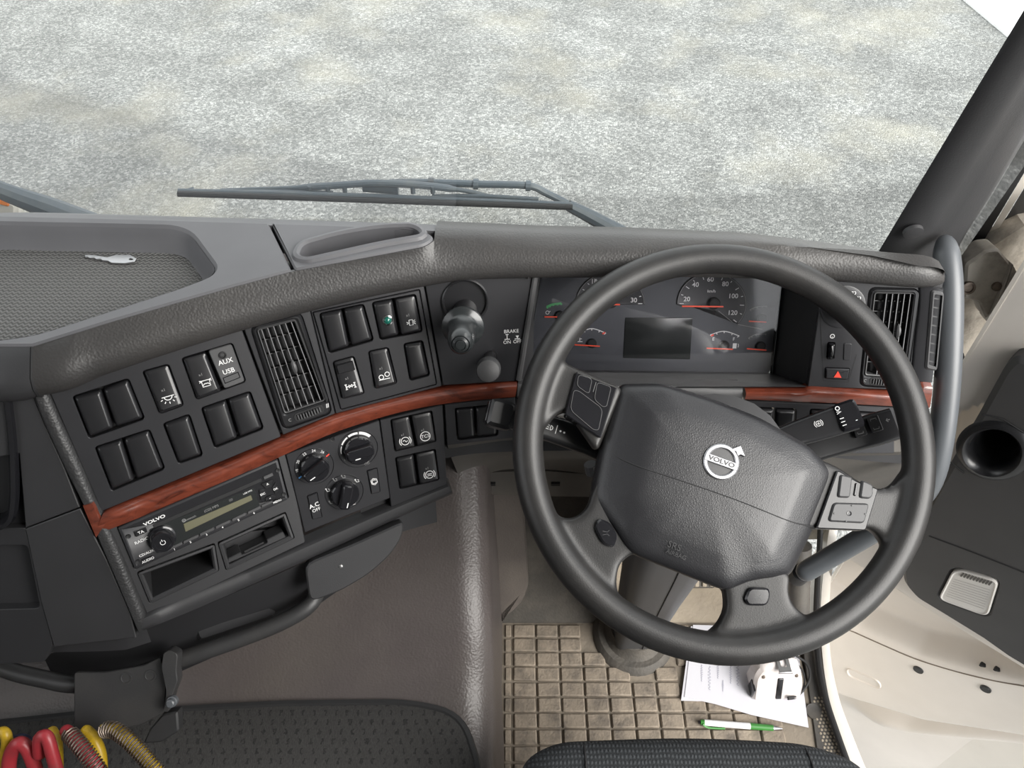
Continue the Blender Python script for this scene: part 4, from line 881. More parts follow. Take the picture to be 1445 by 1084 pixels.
if lf_.z.dot(ax_) < 0: lf_ = Fr(base, (-1, 0, 0), ax_.cross(Vector((1, 0, 0))) * -1)
lathe('shaft', lf_, [(.0140, 0), (.0138, Ln * .45), (.0150, Ln * .52)], M['key'], pbk, 24)
lathe('knob', lf_, [(.010, Ln * .38), (.0225, Ln * .455), (.0240, Ln * .50), (.0235, Ln * .53), (.0180, Ln * .56), (.0152, Ln * .60), (.0150, Ln * .75), (.0146, Ln * .88), (.0130, Ln * .945), (.0100, Ln * .978), (.0094, Ln * .968), (.0086, Ln * .985), (.0062, Ln * .995), (.0056, Ln * .987), (.005, Ln), (.0004, Ln * 1.002)], M['leverknob'], pbk, 32)
# trailer brake pull knob
o = fk_.px(692, 503); f = fk_.at(*o); tip = at_d(696, 524.5, .865); ax_ = tip - f.o; Ln = ax_.length
kn_ = thing('trailer_brake_knob', f.w(0, 0, 0), 'small round black pull knob beside the parking brake lever', 'knob')
lf_ = Fr(f.o, (1, 0, 0), ax_.cross(Vector((1, 0, 0))) * -1)
if lf_.z.dot(ax_) < 0: lf_ = Fr(f.o, (-1, 0, 0), ax_.cross(Vector((1, 0, 0))) * -1)
lathe('stem', lf_, [(.0092, -.002), (.0092, .001), (.0068, .0012), (.0066, Ln * .8)], M['key'], kn_, 20)
lathe('knob', lf_, [(.008, Ln * .60), (.0118, Ln * .68), (.0136, Ln * .80), (.0136, Ln * .90), (.0122, Ln * .97), (.006, Ln), (.0004, Ln * 1.002)], M['rubber'], kn_, 28)

# ================================================================== LIGHT CONTROL PANEL, right
QL = [(1166, 389), (1224, 391.5), (1210, 548), (1140, 545)]
frt = panel_frame([(1150, 389), (1300, 398), (1290, 550), (1142, 546)])
lt = thing('light_control_panel', frt.w(0, 0, -.02), 'light control panel with red hazard button right of the instrument cluster', 'control panel')
hz = [(1164.5, 518.5), (1199, 520), (1196, 535.5), (1164, 534)]; tw_ = [(1168, 483), (1178.5, 483.5), (1177, 507), (1166.5, 506.5)]; bl_ = [(1191, 484), (1202, 485), (1200, 508.5), (1190, 508)]
VO2 = rpoly(frt.pp([(1227, 406), (1296.5, 408), (1279, 548), (1213, 545)]), .008, 6)
plate('panel_plate', frt, rpoly(frt.pp([(1163, 389), (1303, 399), (1287, 551), (1140, 546)]), .001, 2), [rpoly(frt.pp(hz), .0015, 3), rpoly(frt.pp(tw_), .0015, 3), inset(VO2, -.0006)], 0, .012, M['fascia_r'], lt)
b = key('hazard_button', frt, inset(rpoly(frt.pp(hz), .0015, 3), .0005), [(0, -.01), (0, .0014), (.0012, .0026)], M['fascia'], lt)
strokes('hazard_triangle', frt, [], .001, .003, M['red'], b, fills=[frt.pp([(1175.5, 531.5), (1186.5, 532), (1181.5, 522.5)])])
key('dimmer_wheel', frt, inset(rpoly(frt.pp(tw_), .0015, 3), .001), [(0, -.01), (0, .001), (.001, .0045), (.002, .005)], M['gloss'], lt)
key('blank_plug', frt, rpoly(frt.pp(bl_), .002, 4), [(0, -.001), (0, .0006), (.0005, .0010)], M['fascia'], lt)
strokes('panel_outline', frt, [frt.pp([(1157.5, 446), (1160, 500), (1162, 537.5), (1197, 539.5), (1209, 500)])], .0007, .0003, M['black'], lt)
c = frt.px(1174.5, 474.5); strokes('lamp_symbol', frt, [ring(.0024, 12, *c), [(c[0], c[1] - .0004), (c[0], c[1] - .0016)]], .0008, .0004, M['letter'], lt)
c = frt.px(1189, 433); f = frt.at(*c); R = frt.px(1221, 433)[0] - c[0]
rk = lathe('light_switch', f, [(R, 0), (R, .001), (R * .95, .0014), (R * .6, .0012), (R * .58, .010), (R * .5, .012), (.0004, .0122)], M['fascia'], lt, 40)
for an in (60, 35): x, y = R * .78 * math.cos(math.radians(an)), R * .78 * math.sin(math.radians(an)); strokes('lamp_symbol', f, [ring(.0018, 10, x, y, -90, 90), [(x - .001, y + .0015), (x - .003, y + .0015)], [(x - .001, y), (x - .003, y)], [(x - .001, y - .0015), (x - .003, y - .0015)]], .0007, .0018, M['letter'], rk)
# corner end piece with the side demister vent
ribbon_on_S('corner_cover', [(1296, 399), (1296, 430), (1290, 480), (1285, 536)], [(1342, 412), (1340, 440), (1334, 490), (1326, 540)], [(0, -.02), (0, .001), (.06, .003), (.7, .003), (1, -.02), (1.2, -.06)], M['fascia'], dash, 4)
sv = [(1312, 408), (1330, 411), (1320, 522), (1303, 519)]; f = panel_frame(sv)
sv_t = thing('side_demister_vent', f.o, 'narrow demister vent half hidden behind the grey grab handle', 'air vent')
V, F = plate_geo(rpoly(f.pp(sv), .004, 4), [rpoly(f.pp([(1316, 414), (1328, 416), (1319, 516), (1308, 513)]), .002, 3)], .006, .01, bev=.002); mesh('bezel', V, F, M['mid'], sv_t, f)
V, F = prism(rpoly(f.pp(sv), .004, 4), [(.001, -.004), (.001, -.002)]); mesh('duct', V, F, M['black'], sv_t, f)
for s in lin(.06, .94, 8):
    a = lerp2((1315.5, 414), (1307.5, 514), s); b2 = lerp2((1328.5, 416), (1319.5, 517), s); strokes('blade', f, [[f.px(*a), f.px(*b2)]], .0016, .003, M['mid'], sv_t)

# ================================================================== STEERING WHEEL
EW = math.radians(58)
wf = Fr(at_d(1020, 629, .86), (1, 0, 0), (0, math.sin(EW), math.cos(EW)))
sw = thing('steering_wheel', wf.w(0, 0, -.02), 'black leather steering wheel turned slightly clockwise', 'steering wheel')
RW, RT_ = .2105, .0170
path = [wf.w(RW * math.cos(t), RW * math.sin(t)) for t in lin(0, 2 * math.pi, 97)[:-1]]
def torus_geo(R, r, n=96, m=16):
    V = [((R + r * math.cos(b)) * math.cos(a), (R + r * math.cos(b)) * math.sin(a), r * 1.05 * math.sin(b)) for a in lin(0, 2 * math.pi, n + 1)[:-1] for b in lin(0, 2 * math.pi, m + 1)[:-1]]
    F = [(i * m + j, ((i + 1) % n) * m + j, ((i + 1) % n) * m + (j + 1) % m, i * m + (j + 1) % m) for i in range(n) for j in range(m)]
    return V, F
COVER = [(876, 541), (935, 542), (1000, 562), (1070, 590), (1135, 627), (1182, 668), (1150, 748), (1117, 815), (1060, 818), (1022, 834), (890, 781), (872, 757), (833, 702), (848, 628), (868, 556)]
def solid(pts, z0, z1, r=.006):
    p = rpoly(wf.pp(pts), r, 4); return prism(p, [(.003, z0), (0, z0 + .003), (0, z1 - .004), (.0012, z1 - .0012), (.004, z1)])
geo = [torus_geo(RW, RT_),
       solid([(880, 548), (800, 514), (776, 497), (757, 488), (738, 545), (738, 610), (756, 622), (770, 604), (785, 585), (800, 580), (842, 640)], -.016, .006),
       solid([(850, 660), (833, 700), (829, 716), (815, 729), (798, 733), (775, 720), (760, 722), (790, 800), (850, 868), (872, 850), (870, 815), (875, 795), (892, 781), (930, 790), (930, 740)], -.018, .004),
       solid([(1018, 820), (1023, 838), (1024, 862), (1014, 882), (995, 898), (1050, 920), (1125, 908), (1160, 882), (1135, 868), (1118, 852), (1112, 832), (1117, 812), (1070, 780)], -.018, .004),
       solid([(1140, 640), (1184, 660), (1216, 682), (1244, 692), (1262, 684), (1276, 664), (1302, 650), (1312, 690), (1300, 770), (1270, 800), (1248, 770), (1236, 752), (1224, 746), (1160, 747), (1120, 750)], -.016, .005),
       solid([(870, 550), (940, 548), (1070, 596), (1178, 668), (1113, 812), (1022, 832), (892, 779), (836, 702)], -.034, -.006)]
V, F = merge(*geo)
rim = mesh('rim_and_spokes', V, F, M['rim'], sw, wf, smooth=0, center=False)
md = rim.modifiers.new('fuse', 'REMESH'); md.mode = 'VOXEL'; md.voxel_size = .0028; md.use_smooth_shade = True
ms = rim.modifiers.new('soften', 'SMOOTH'); ms.factor = .5; ms.iterations = 9
# airbag cover: domed pad
cp = rpoly(wf.pp(COVER), .010, 4); cx_ = sum(p[0] for p in cp) / len(cp); cy_ = sum(p[1] for p in cp) / len(cp)
def scl(p, s): return [(cx_ + (x - cx_) * s, cy_ + (y - cy_) * s) for x, y in p]
loops = [(cp, -.020), (cp, .004), (inset(cp, .0015), .0085), (inset(cp, .004), .0112), (scl(cp, .90), .0150), (scl(cp, .80), .0185), (scl(cp, .68), .0215), (scl(cp, .52), .0235), (scl(cp, .34), .0245), (scl(cp, .15), .0250)]
fA, fB, fC, fD = [Vector(wf.px(*q, .018)) for q in ((1146, 640), (1072, 822), (930, 540), (884, 772))]
def side(p, a, b, s):
    d = (b - a).normalized(); return max(0, s * ((p[0] - a.x) * -d.y + (p[1] - a.y) * d.x))
def facet(x, y): return -.30 * side((x, y), fA, fB, 1) - .22 * side((x, y), fC, fD, -1)
loops = [(l, z) for l, z in loops[:4]] + [(scl(cp, k), float(np.interp(k, [.15, .34, .52, .68, .80, .90, .955], [.025, .0245, .0235, .0215, .0185, .0155, .0125]))) for k in (.94, .90, .86, .82, .78, .74, .70, .66, .6, .52, .42, .3, .15)]
V, F = loft([[(x, y, z + (facet(x, y) if z > -.01 else 0)) for x, y in l] for l, z in loops], False, True)
cov = tag(mesh('airbag_cover', V, F, M['leather'], sw, wf, smooth=40), 'grained airbag cover with round silver emblem')
def hcov(x, y):
    """height of the cover at local x, y"""
    best = None; d = Vector((x - cx_, y - cy_)); n = d.length
    if n < 1e-5: return .025
    dn = d / n; rad = 0
    for i in range(len(cp)):
        a = Vector((cp[i - 1][0] - cx_, cp[i - 1][1] - cy_)); b = Vector((cp[i][0] - cx_, cp[i][1] - cy_)); e = b - a
        den = dn.x * e.y - dn.y * e.x
        if abs(den) < 1e-12: continue
        t = (a.x * e.y - a.y * e.x) / den; u = (a.x * dn.y - a.y * dn.x) / den
        if t > 0 and -1e-6 <= u <= 1 + 1e-6: rad = max(rad, t)
    s = n / max(rad, 1e-6); return facet(x, y) + float(np.interp(s, [0, .15, .34, .52, .68, .80, .90, .965, .985, 1], [.025, .025, .0245, .0235, .0215, .0185, .0150, .0112, .0085, .004]))
sm = [(847, 634), (870, 645), (900, 658), (960, 678), (1040, 706), (1110, 734), (1135, 741), (1152, 744)]
sl = []
for p in smooth_path([Vector((x, y, 0)) for x, y in sm], 8):
    q = wf.px(p.x, p.y, .018); h = hcov(*q); q = wf.px(p.x, p.y, h); sl.append(wf.w(q[0], q[1], h + .0001))
tube('tear_seam', sl, .0006, M['black'], cov, n=6)
# emblem
ec = wf.px(1017, 652, .024); ef = wf.at(ec[0], ec[1], hcov(*ec) + .0006); eR = abs(wf.px(1042.5, 652, .024)[0] - ec[0])
em = mesh('emblem_ring', *loft([[(r * math.cos(a), r * math.sin(a), z) for a in lin(0, 2 * math.pi, 41)[:-1]] for r, z in ((eR, -.002), (eR, .0012), (eR * .94, .0022), (eR * .80, .0022), (eR * .74, .0012), (eR * .74, -.002))], False, False), M['silver'], cov, ef)
lathe('emblem_back', ef, [(eR * .80, -.001), (eR * .78, .0002), (.0004, .0004)], M['mid'], cov, 32)
ea = math.radians(-20); ca, sa = math.cos(ea), math.sin(ea); R2 = lambda p: (ca * p[0] - sa * p[1], sa * p[0] + ca * p[1])
V, F = prism([R2(p) for p in ((-eR * .95, -eR * .21), (eR * .95, -eR * .21), (eR * .95, eR * .21), (-eR * .95, eR * .21))], [(0, -.001), (0, .0020), (.0005, .0026)]); mesh('emblem_bar', V, F, M['silver'], cov, ef)
aa = math.radians(25); dx = Vector((math.cos(aa), math.sin(aa))); dy = Vector((-dx.y, dx.x)); b0 = dx * eR * .96
V, F = prism([tuple(b0 - dy * eR * .10), tuple(b0 - dy * eR * .10 + dx * eR * .18), tuple(b0 + dx * eR * .36 - dy * eR * .30)[:2], tuple(b0 + dx * eR * .42 + dy * eR * .34), tuple(b0 - dx * eR * .20 + dy * eR * .38), tuple(b0 + dx * eR * .02 + dy * eR * .18)], [(0, -.001), (0, .0018), (.0004, .0024)]); mesh('emblem_arrow', V, F, M['silver'], cov, ef)
text('lettering', ef, 'VOLVO', 0, 0, eR * .36, M['mid'], cov, z=.0029, rot=ea, sx=1.25, bold=.02)
tc_ = wf.px(951, 771, .018); hh = hcov(*tc_)
for s, dy_, sz in (('SRS', .0, .0095), ('AIRBAG', -.0085, .0062)):
    f = wf.at(tc_[0] - .2 * dy_, tc_[1] + dy_, hh + .0004); o = text('embossed_lettering', f, s, 0, 0, sz, M['key'], cov, z=.0006, rot=math.radians(-21), bold=.01)
# switch pods on the spokes
def wkey(name, pts, z0, z1, mat, parent, r=.003, bev=.0012): return key(name, wf, rpoly(wf.pp(pts, z1), r, 4), [(-.0006, z0), (0, z1 - bev), (bev, z1)], mat, parent)
lp = wkey('switch_pod', [(813, 524), (871, 546), (848, 619), (797, 585)], -.01, .0105, M['gloss'], sw, .003)
tag(lp, 'glossy black button pod on the left spoke')
wz = lambda X, Y: (780 + X / 8.34, 510 + Y / 8.34)
for q, r in (([wz(305, 155), wz(465, 205), wz(430, 370), wz(395, 365), wz(285, 285)], .004), ([wz(525, 245), wz(690, 300), wz(635, 530), wz(590, 535), wz(490, 450)], .004), ([wz(250, 340), wz(310, 350), wz(590, 560), wz(540, 810), wz(480, 805), wz(205, 570)], .006)):
    b = wkey('button', q, .009, .0116, M['gloss'], lp, r, .0006); strokes('button_outline', wf, [(lambda l: l + [l[0]])(rpoly(wf.pp(q, .0118), r, 4))], .0006, .0118, M['mid'], b)
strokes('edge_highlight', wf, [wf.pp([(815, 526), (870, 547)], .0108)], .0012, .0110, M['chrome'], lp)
strokes('divider_bar', wf, [wf.pp([wz(510, 245), wz(475, 360)], .0112)], .0010, .0112, M['mid'], lp)
rp_ = wkey('switch_pod', [(1182, 663), (1211, 680), (1240, 690), (1222, 749), (1152, 746)], -.01, .0095, M['key'], sw, .003); tag(rp_, 'button pod with rocker pad on the right spoke')
wr = lambda X, Y: (1000 + X / 3.6125, 560 + Y / 3.6125)
for q, r in (([wr(675, 395), wr(735, 410), wr(722, 515), wr(660, 512)], .003), ([wr(785, 425), wr(840, 450), wr(840, 500), wr(825, 520), wr(772, 515)], .003)): wkey('button', q, .008, .0125, M['mid'], rp_, r, .0015)
pd = wkey('rocker_pad', [wr(640, 540), wr(822, 545), wr(795, 645), wr(612, 635)], .008, .0125, M['mid'], rp_, .004, .0015)
for X, Y in ((730, 555), (640, 595), (798, 598), (700, 635)): lathe('bump_mark', wf.at(*wf.px(*wr(X, Y), .0125), .0125), [(.0010, 0), (.0008, .0006), (.0002, .0007)], M['mid'], pd, 8)
lathe('centre_dimple', wf.at(*wf.px(*wr(716, 595), .0125), .0125), [(.0028, -.0002), (.0026, .0004), (.0006, -.0002)], M['key'], pd, 12)
wkey('divider_bar', [wr(752, 440), wr(762, 445), wr(752, 505), wr(742, 502)], .009, .0115, M['gloss'], rp_, .0008, .0005)
for pts, lab in (([(845, 731), (862, 738), (872, 757), (866, 774), (851, 768), (839, 746)], 'left horn button'), ([(1058, 829), (1086, 830), (1088, 842), (1083, 855), (1056, 855), (1051, 846)], 'lower horn button')):
    hb = wkey('horn_button', pts, -.004, .0095, M['gloss'], sw, .005, .002); tag(hb, 'glossy ' + lab)
    c = (sum(p[0] for p in pts) / 6, sum(p[1] for p in pts) / 6); c = wf.px(*c, .0097); strokes('horn_symbol', wf, [[(c[0] - .004, c[1] + .002), (c[0] + .001, c[1] + .001), (c[0] + .003, c[1] + .003)], [(c[0] - .004, c[1] - .002), (c[0] + .001, c[1] - .001), (c[0] + .003, c[1] - .003)]], .0004, .0098, M['mid'], hb)

# ================================================================== STEERING COLUMN
colm = thing('steering_column', (wf.o.x, .66, .0), 'grey steering column pedestal rising from the cab floor', 'steering column')
hub = wf.w(0, 0, -.035); X0 = wf.o.x
V, F = tube_geo([wf.w(0, 0, -.02), wf.w(0, -.003, -.05), wf.w(0, -.006, -.09), wf.w(0, -.015, -.135)], [.075, .078, .074, .05], 20, flat=.82, up=(1, 0, 0)); mesh('shroud', V, F, M['key'], colm)
f = Fr((X0, .60, .50), (1, 0, 0), (0, 1, 0))
secs = [(.600, .55, .050, .050), (.605, .46, .056, .056), (.618, .36, .054, .055), (.630, .24, .046, .048), (.642, .12, .040, .043), (.652, .02, .040, .042), (.655, -.01, .041, .043)]
V, F = loft([[(X0 + x, y + yy, z) for x, yy in rpoly([(-wx, -wy), (wx, -wy), (wx, wy), (-wx, wy)], wx * .55, 5)] for y, z, wx, wy in secs]); mesh('pedestal_cover', V, F, M['mid'], colm, smooth=50)
V = [];
tube('cover_seam', [Vector((X0 + .008, y - wy - .0004, z)) for y, z, wx, wy in secs[1:]], .0010, M['black'], colm, n=6)
V, F = lathe_geo([(.078, 0), (.074, .010), (.066, .016), (.056, .016), (.050, .024), (.046, .040)], 36); tag(mesh('rubber_boot', [(x, y * 1.05, z) for x, y, z in V], F, M['matdark'], colm, Fr((X0, .652, 0), (1, 0, 0), (0, 1, 0))), 'dusty rubber boot at the floor')
V, F = tube_geo([at_d(833, 655, .955), at_d(836, 668, .962)], .008, 10); mesh('adjuster_lever', V, F, M['mid'], colm)

# ================================================================== STALKS
def stalk(name, label, pts, half, thick, h0, h1, mat):
    """pts: centre-line pixels from the hub outwards, half: half widths in metres"""
    P = []; n = len(pts)
    for i, (x, y) in enumerate(pts):
        h = h0 + (h1 - h0) * i / (n - 1); q = wf.px(x, y, h); P.append(wf.w(q[0], q[1], h))
    loops = []
    for i in range(n):
        t = (P[min(i + 1, n - 1)] - P[max(i - 1, 0)]).normalized(); s = wf.z.cross(t).normalized()
        pr = rpoly([(-half[i], -thick[i]), (half[i], -thick[i]), (half[i], thick[i]), (-half[i], thick[i])], min(half[i], thick[i]) * .7, 4)
        u = t.cross(s); loops.append([P[i] + s * a + u * b for a, b in pr])
    t_ = thing(name, P[0], label, 'stalk'); V, F = loft(loops); mesh('stalk_arm', V, F, mat, t_, smooth=50)
    return t_, P
ts, P = stalk('indicator_stalk', 'left stalk with headlamp symbol, its tip showing left of the wheel rim', [(870, 640), (830, 622), (790, 609), (755, 598), (728, 590), (700, 583)], [.017, .0165, .0155, .0145, .0140, .0135], [.010, .010, .009, .009, .009, .0085], -.060, -.040, M['key'])
hs = -.047 + .0085
f0 = Fr(wf.w(*wf.px(780, 605, hs + .003), hs + .003), P[2] - P[3], wf.y)
strokes('headlamp_symbol', f0, [ring(.0026, 10, -.003, 0, -90, 90)[::1], [(-.003, .0026), (-.003, -.0026)], [(-.0045, .0022), (-.008, .0022)], [(-.0045, 0), (-.008, 0)], [(-.0045, -.0022), (-.008, -.0022)], [(.004, .005), (.004, -.005)]], .0008, .002, M['letter'], ts)
strokes('dot_marks', f0, [], .001, .002, M['letter'], ts, fills=[circ(.009, -.0005, .0012, 8), circ(.0135, -.0008, .0012, 8)])
q0 = wf.px(712, 587, -.040); e0 = Fr(wf.w(*q0, -.040), P[-2] - P[-1], wf.y)
V, F = bbox_geo((-.020, -.016, -.012), (.010, .016, .012), .004); tag(mesh('end_knob', V, F, M['key'], ts, e0), 'squared end of the stalk')
V, F = bbox_geo((-.0215, -.012, -.009), (-.0195, .012, .009), .0009); mesh('end_cap', V, F, M['gloss'], ts, e0)
t2, P = stalk('retarder_stalk', 'lower right stalk with two outlined buttons near its end', [(1120, 648), (1160, 630), (1200, 616), (1235, 606), (1262, 598)], [.012, .0155, .018, .019, .0185], [.009] * 5, -.075, -.050, M['key'])
def face_on(px, py, h): return wf.w(*wf.px(px, py, h), h)
f2 = Fr(face_on(1236, 598, -.041), P[4] - P[3], wf.y)
for cx in (-.019, -.0015):
    b = key('button', f2, rpoly([(cx - .0065, -.009), (cx + .0065, -.009), (cx + .0065, .009), (cx - .0065, .009)], .0015, 3), [(0, -.004), (0, .0018), (.0006, .0024)], M['key'], t2)
    strokes('button_mark', f2, [[(cx - .003, .004), (cx - .003, .006), (cx + .003, .006), (cx + .003, .004)], [(cx - .003, -.004), (cx - .003, -.006), (cx + .003, -.006), (cx + .003, -.004)]], .0006, .0027, M['dimletter'], b)
strokes('arrow_symbol', f2, [[(.011, .000), (.015, .000)], [(.013, .002), (.011, 0), (.013, -.002)]], .0008, .0016, M['dimletter'], t2)
t1, P = stalk('wiper_stalk', 'upper right stalk with wiper symbol and dark graduated end', [(1085, 626), (1125, 612), (1165, 599), (1204, 586)], [.013, .0150, .0165, .0170], [.009] * 4, -.060, -.034, M['key'])
f1 = Fr(face_on(1192, 588, -.0255), P[3] - P[2], wf.y)
V, F = bbox_geo((-.008, -.0165, -.017), (.017, .0165, .0012), .003); eb = tag(mesh('end_band', V, F, M['gloss'], t1, f1), 'glossy black graduated end')
strokes('graduation_marks', f1, [ring(.0022, 10, -.004, .011), [(-.0065, .005), (-.0015, .0065), (-.0065, .0075)]] + [[(-.006, -.001 - k * .004), (-.0015, -.001 - k * .004)] for k in range(3)] + [[(.009, -.008), (.011, -.008)]], .0008, .0014, M['letter'], eb)
fs = Fr(face_on(1155, 598, -.034), P[2] - P[1], wf.y)
strokes('wiper_symbol', fs, [ring(.0030, 12), ring(.0046, 8, 0, 0, 130, 230), ring(.0046, 8, 0, 0, -50, 50), [(0, .0022), (0, -.0022)], [(-.0022, 0), (.0022, 0)]], .0005, .0014, M['letter'], t1)

M['lining'] = plastic('vinyl_lining', (.12, .105, .095), .5, .5, 300, 'noise', (.22, .19, .16), .4, 8)
# ================================================================== LOWER DASH, FOOTWELL, TUNNEL
def plane_px(x, y, p0, n):
    r = ray(x, y); n = Vector(n); return CO + r * ((Vector(p0) - CO).dot(n) / r.dot(n))
kt = [(632, 629), (680, 623), (728, 618), (800, 622), (900, 630), (1047, 639), (1160, 640.5), (1262, 640), (1285, 636)]
kb = [(656, 697), (690, 668), (745, 662), (820, 668), (920, 690), (1080, 705), (1190, 708), (1262, 686), (1290, 672)]
A3 = smooth_path([Spx(x, y, -.004) for x, y in kt], 6); B3 = smooth_path([at_y(x, y, .735) for x, y in kb], 6)
rows = []
for a, b in zip(A3, B3): rows.append([a + Vector((0, .03, .01)), a, a.lerp(b, .15) + Vector((0, -.004, 0)), a.lerp(b, .5), a.lerp(b, .92), b, b + Vector((0, .03, -.006)), b + Vector((0, .2, .03))])
V, F = loft(rows, False, False, closed=False); tag(mesh('knee_panel', V, F, M['lower'], dash, smooth=50), 'grey knee panel under the switches')
# lower bar with slotted clips
V = [at_y(*q, .735) for q in ((666, 668), (760, 664), (860, 672), (860, 702), (760, 700), (664, 697))]; V += [p + Vector((0, .02, 0)) for p in V]
F = [(0, 1, 4, 5), (1, 2, 3, 4), (6, 11, 10, 7), (7, 10, 9, 8)] + [(i, (i + 1) % 6, 6 + (i + 1) % 6, 6 + i) for i in range(6)]
lb = mesh('lower_bar', V, F, M['lower'], dash, smooth=20)
for x in (693, 784):
    V, F = box_geo((-.007, -.002, -.003), (.007, .003, .003)); mesh('clip_slot', V, F, M['black'], lb, Fr(at_y(x, 683, .733), (1, 0, 0), (0, 1, 0)))
# under dash recess and flap
V = [at_d(x, y, d) for x, y, d in ((60, 925, 1.04), (203, 889, .955), (300, 850, .97), (402, 806, .98), (480, 770, .99), (535, 750, 1.01), (530, 775, 1.06), (490, 825, 1.06), (437, 862, 1.06), (330, 915, 1.06), (250, 950, 1.05), (80, 965, 1.05))]
mesh('under_dash_shelf', V, [(0, 1, 10, 11), (1, 2, 9, 10), (2, 3, 8, 9), (3, 4, 7, 8), (4, 5, 6, 7)], M['shell'], dash)
fq = [(430, 797), (500, 768), (571, 736), (568, 757), (552, 783), (522, 810), (482, 834), (437, 851)]
fo = [at_d(x, y, .985) for x, y in fq]; f = Fr(sum(fo, Vector()) / 8, (1, .38, 0), (0, .62, .8)); V, F = prism(rpoly(f.pp(fq), .012, 3), [(.002, -.02), (0, -.018), (0, -.002), (.002, 0)]); fl_ = tag(mesh('flap', V, F, M['side'], dash, f), 'dark curved flap under the climate panel')
lathe('flap_stud', f.at(*f.px(481, 799)), [(.003, 0), (.0022, .0016), (.0005, .002)], M['metal'], fl_, 10)
V, F = bbox_geo((-.05, -.02, -.02), (.05, .02, .02), .006); mesh('shelf_block', V, F, M['shell'], dash, Fr(at_d(330, 862, 1.03), (1, .38, 0), (0, .62, .8)))

# engine tunnel: height field
TY = [.05, .34, .42, .47, .52, .57, .64, .72, .80, .95]; TZ = [.295, .300, .305, .345, .395, .42, .465, .525, .585, .68]
def tunnel(x, y):
    z = float(np.interp(y, TY, TZ)); xr = -.022 - .02 * min(1, max(0, (y - .4) / .4)); d = (xr - x)
    if d < .05: z = z - .05 + .05 * math.sqrt(max(0, 1 - (1 - d / .05) ** 2)) if d > 0 else z - .05
    return z
us = lin(-1.20, -.16, 12) + lin(-.15, -.045, 12) + [xx for xx in lin(-.042, -.022, 8)]
vs = lin(.05, .95, 60)
ty = np.array(vs); tz = np.convolve(np.pad(np.interp(ty, TY, TZ), 3, mode='edge'), np.ones(7) / 7, 'valid')
TY, TZ = list(ty), list(tz)
def tfun(u, v):
    xr = -.022 - .02 * min(1, max(0, (v - .4) / .4)); k = (u + 1.2) / (1.2 - .022); x = -1.2 + k * (1.2 + xr); return (x, v, tunnel(x, v))
rows = []
for v in vs:
    r_ = [tfun(u, v) for u in us]; e = r_[-1]; r_ += [(e[0] + .003, v, e[2] - .06), (e[0] + .010, v, max(.02, e[2] * .5)), (-.018, v, -.003)]; rows.append(r_)
V, F = loft(rows, False, False, closed=False)
tn = tag(mesh('engine_tunnel', V, F, M['tunnel'], None, smooth=60), 'brown-grey grained engine tunnel cover beside the footwell', 'tunnel cover')
# carpet on the tunnel
cz = .318; fcp = Fr((-.3, .3, cz), (1, 0, 0), (0, 1, 0))
cq = rpoly(fcp.pp([(-260, 1035), (0, 1014), (100, 1003), (250, 995), (400, 987), (580, 985), (655, 1003), (684, 1090), (684, 1250), (-260, 1250)]), [.0, 0, .0, 0, .02, .04, .05, .03, 0, 0], 6)
ct = thing('tunnel_carpet', fcp.w(0, 0, -.01), 'black ribbed carpet mat lying on the engine tunnel', 'carpet')
V, F = prism(inset(cq, .008), [(0, -.012), (0, -.001), (.003, .001)]); mesh('pile', V, F, M['carpet'], ct, fcp)
V, F = loft([[(x, y, z) for x, y in l] for l, z in ((cq, -.012), (cq, -.004), (inset(cq, .002), .0015), (inset(cq, .007), .0022), (inset(cq, .010), -.001))], False, False); mesh('bound_edge', V, F, M['rubber'], ct, fcp)

# toe board / footwell
V, F = grid_geo(lambda u, v: (u, .672 + .15 * v, .0 + .36 * v ** 1.15), lin(-.03, .165, 4), lin(0, 1, 8)); tb = mesh('toe_board', V, F, M['matdark']); tag(tb, kind='structure'); tb.name = 'trim_1'
V, F = grid_geo(lambda u, v: (u, .80 + .13 * v, .0 + .40 * v), lin(.165, .56, 4), lin(0, 1, 6)); tb = mesh('trim_2', V, F, M['matpale']); tag(tb, kind='structure')
V, F = grid_geo(lambda u, v: (.165, .672 + .128 * u, v), [0, 1], [0, .36]); tag(mesh('trim_3', V, F, M['matdark']), kind='structure')
# folded vinyl lining at the tunnel foot
ftb = Fr((.0, .672, .0), (1, 0, 0), (0, .15, .36)); vq = [(688, 690), (737, 690), (743, 770), (746, 826), (739, 848), (724, 865), (702, 880), (694, 800)]
V, F = prism(rpoly(ftb.pp(vq, .015), [0, .0, .01, .008, .02, .02, .004, 0], 5), [(.0, .0), (0, .010), (.003, .0145), (.010, .015)]); tag(mesh('footwell_lining', V, F, M['lining'], None, ftb), 'curled grey-brown vinyl lining between tunnel and toe board', 'lining')
# ------------------------------------------------------------------ floor mat with tiles
PX, PY = .0427, .0274
mt = thing('floor_mat', (.25, .5, 0), 'dusty rubber floor mat of rectangular tiles in the driver footwell', 'floor mat')
V, F = box_geo((-.030, .25, -.002), (.530, .675, .004)); mesh('mat_base', V, F, M['matgroove'], mt)
tile_me = None
hole = (X0, .652)
def px_of(P):
    d = Vector(P) - CO; z = d.dot(FW); return 722.5 + FPX * d.dot(RT) / z, 542 - FPX * d.dot(UP) / z
x0g = at_z(723.5, 950, 0).x; y0g = at_z(740, 883, 0).y
V, F = prism(rpoly([(-PX / 2 + .0013, -PY / 2 + .0012), (PX / 2 - .0013, -PY / 2 + .0012), (PX / 2 - .0013, PY / 2 - .0012), (-PX / 2 + .0013, PY / 2 - .0012)], .003, 2), [(0, .002), (.0004, .0070), (.0024, .0090)], False, True)
tile_me = None; n_t = 0
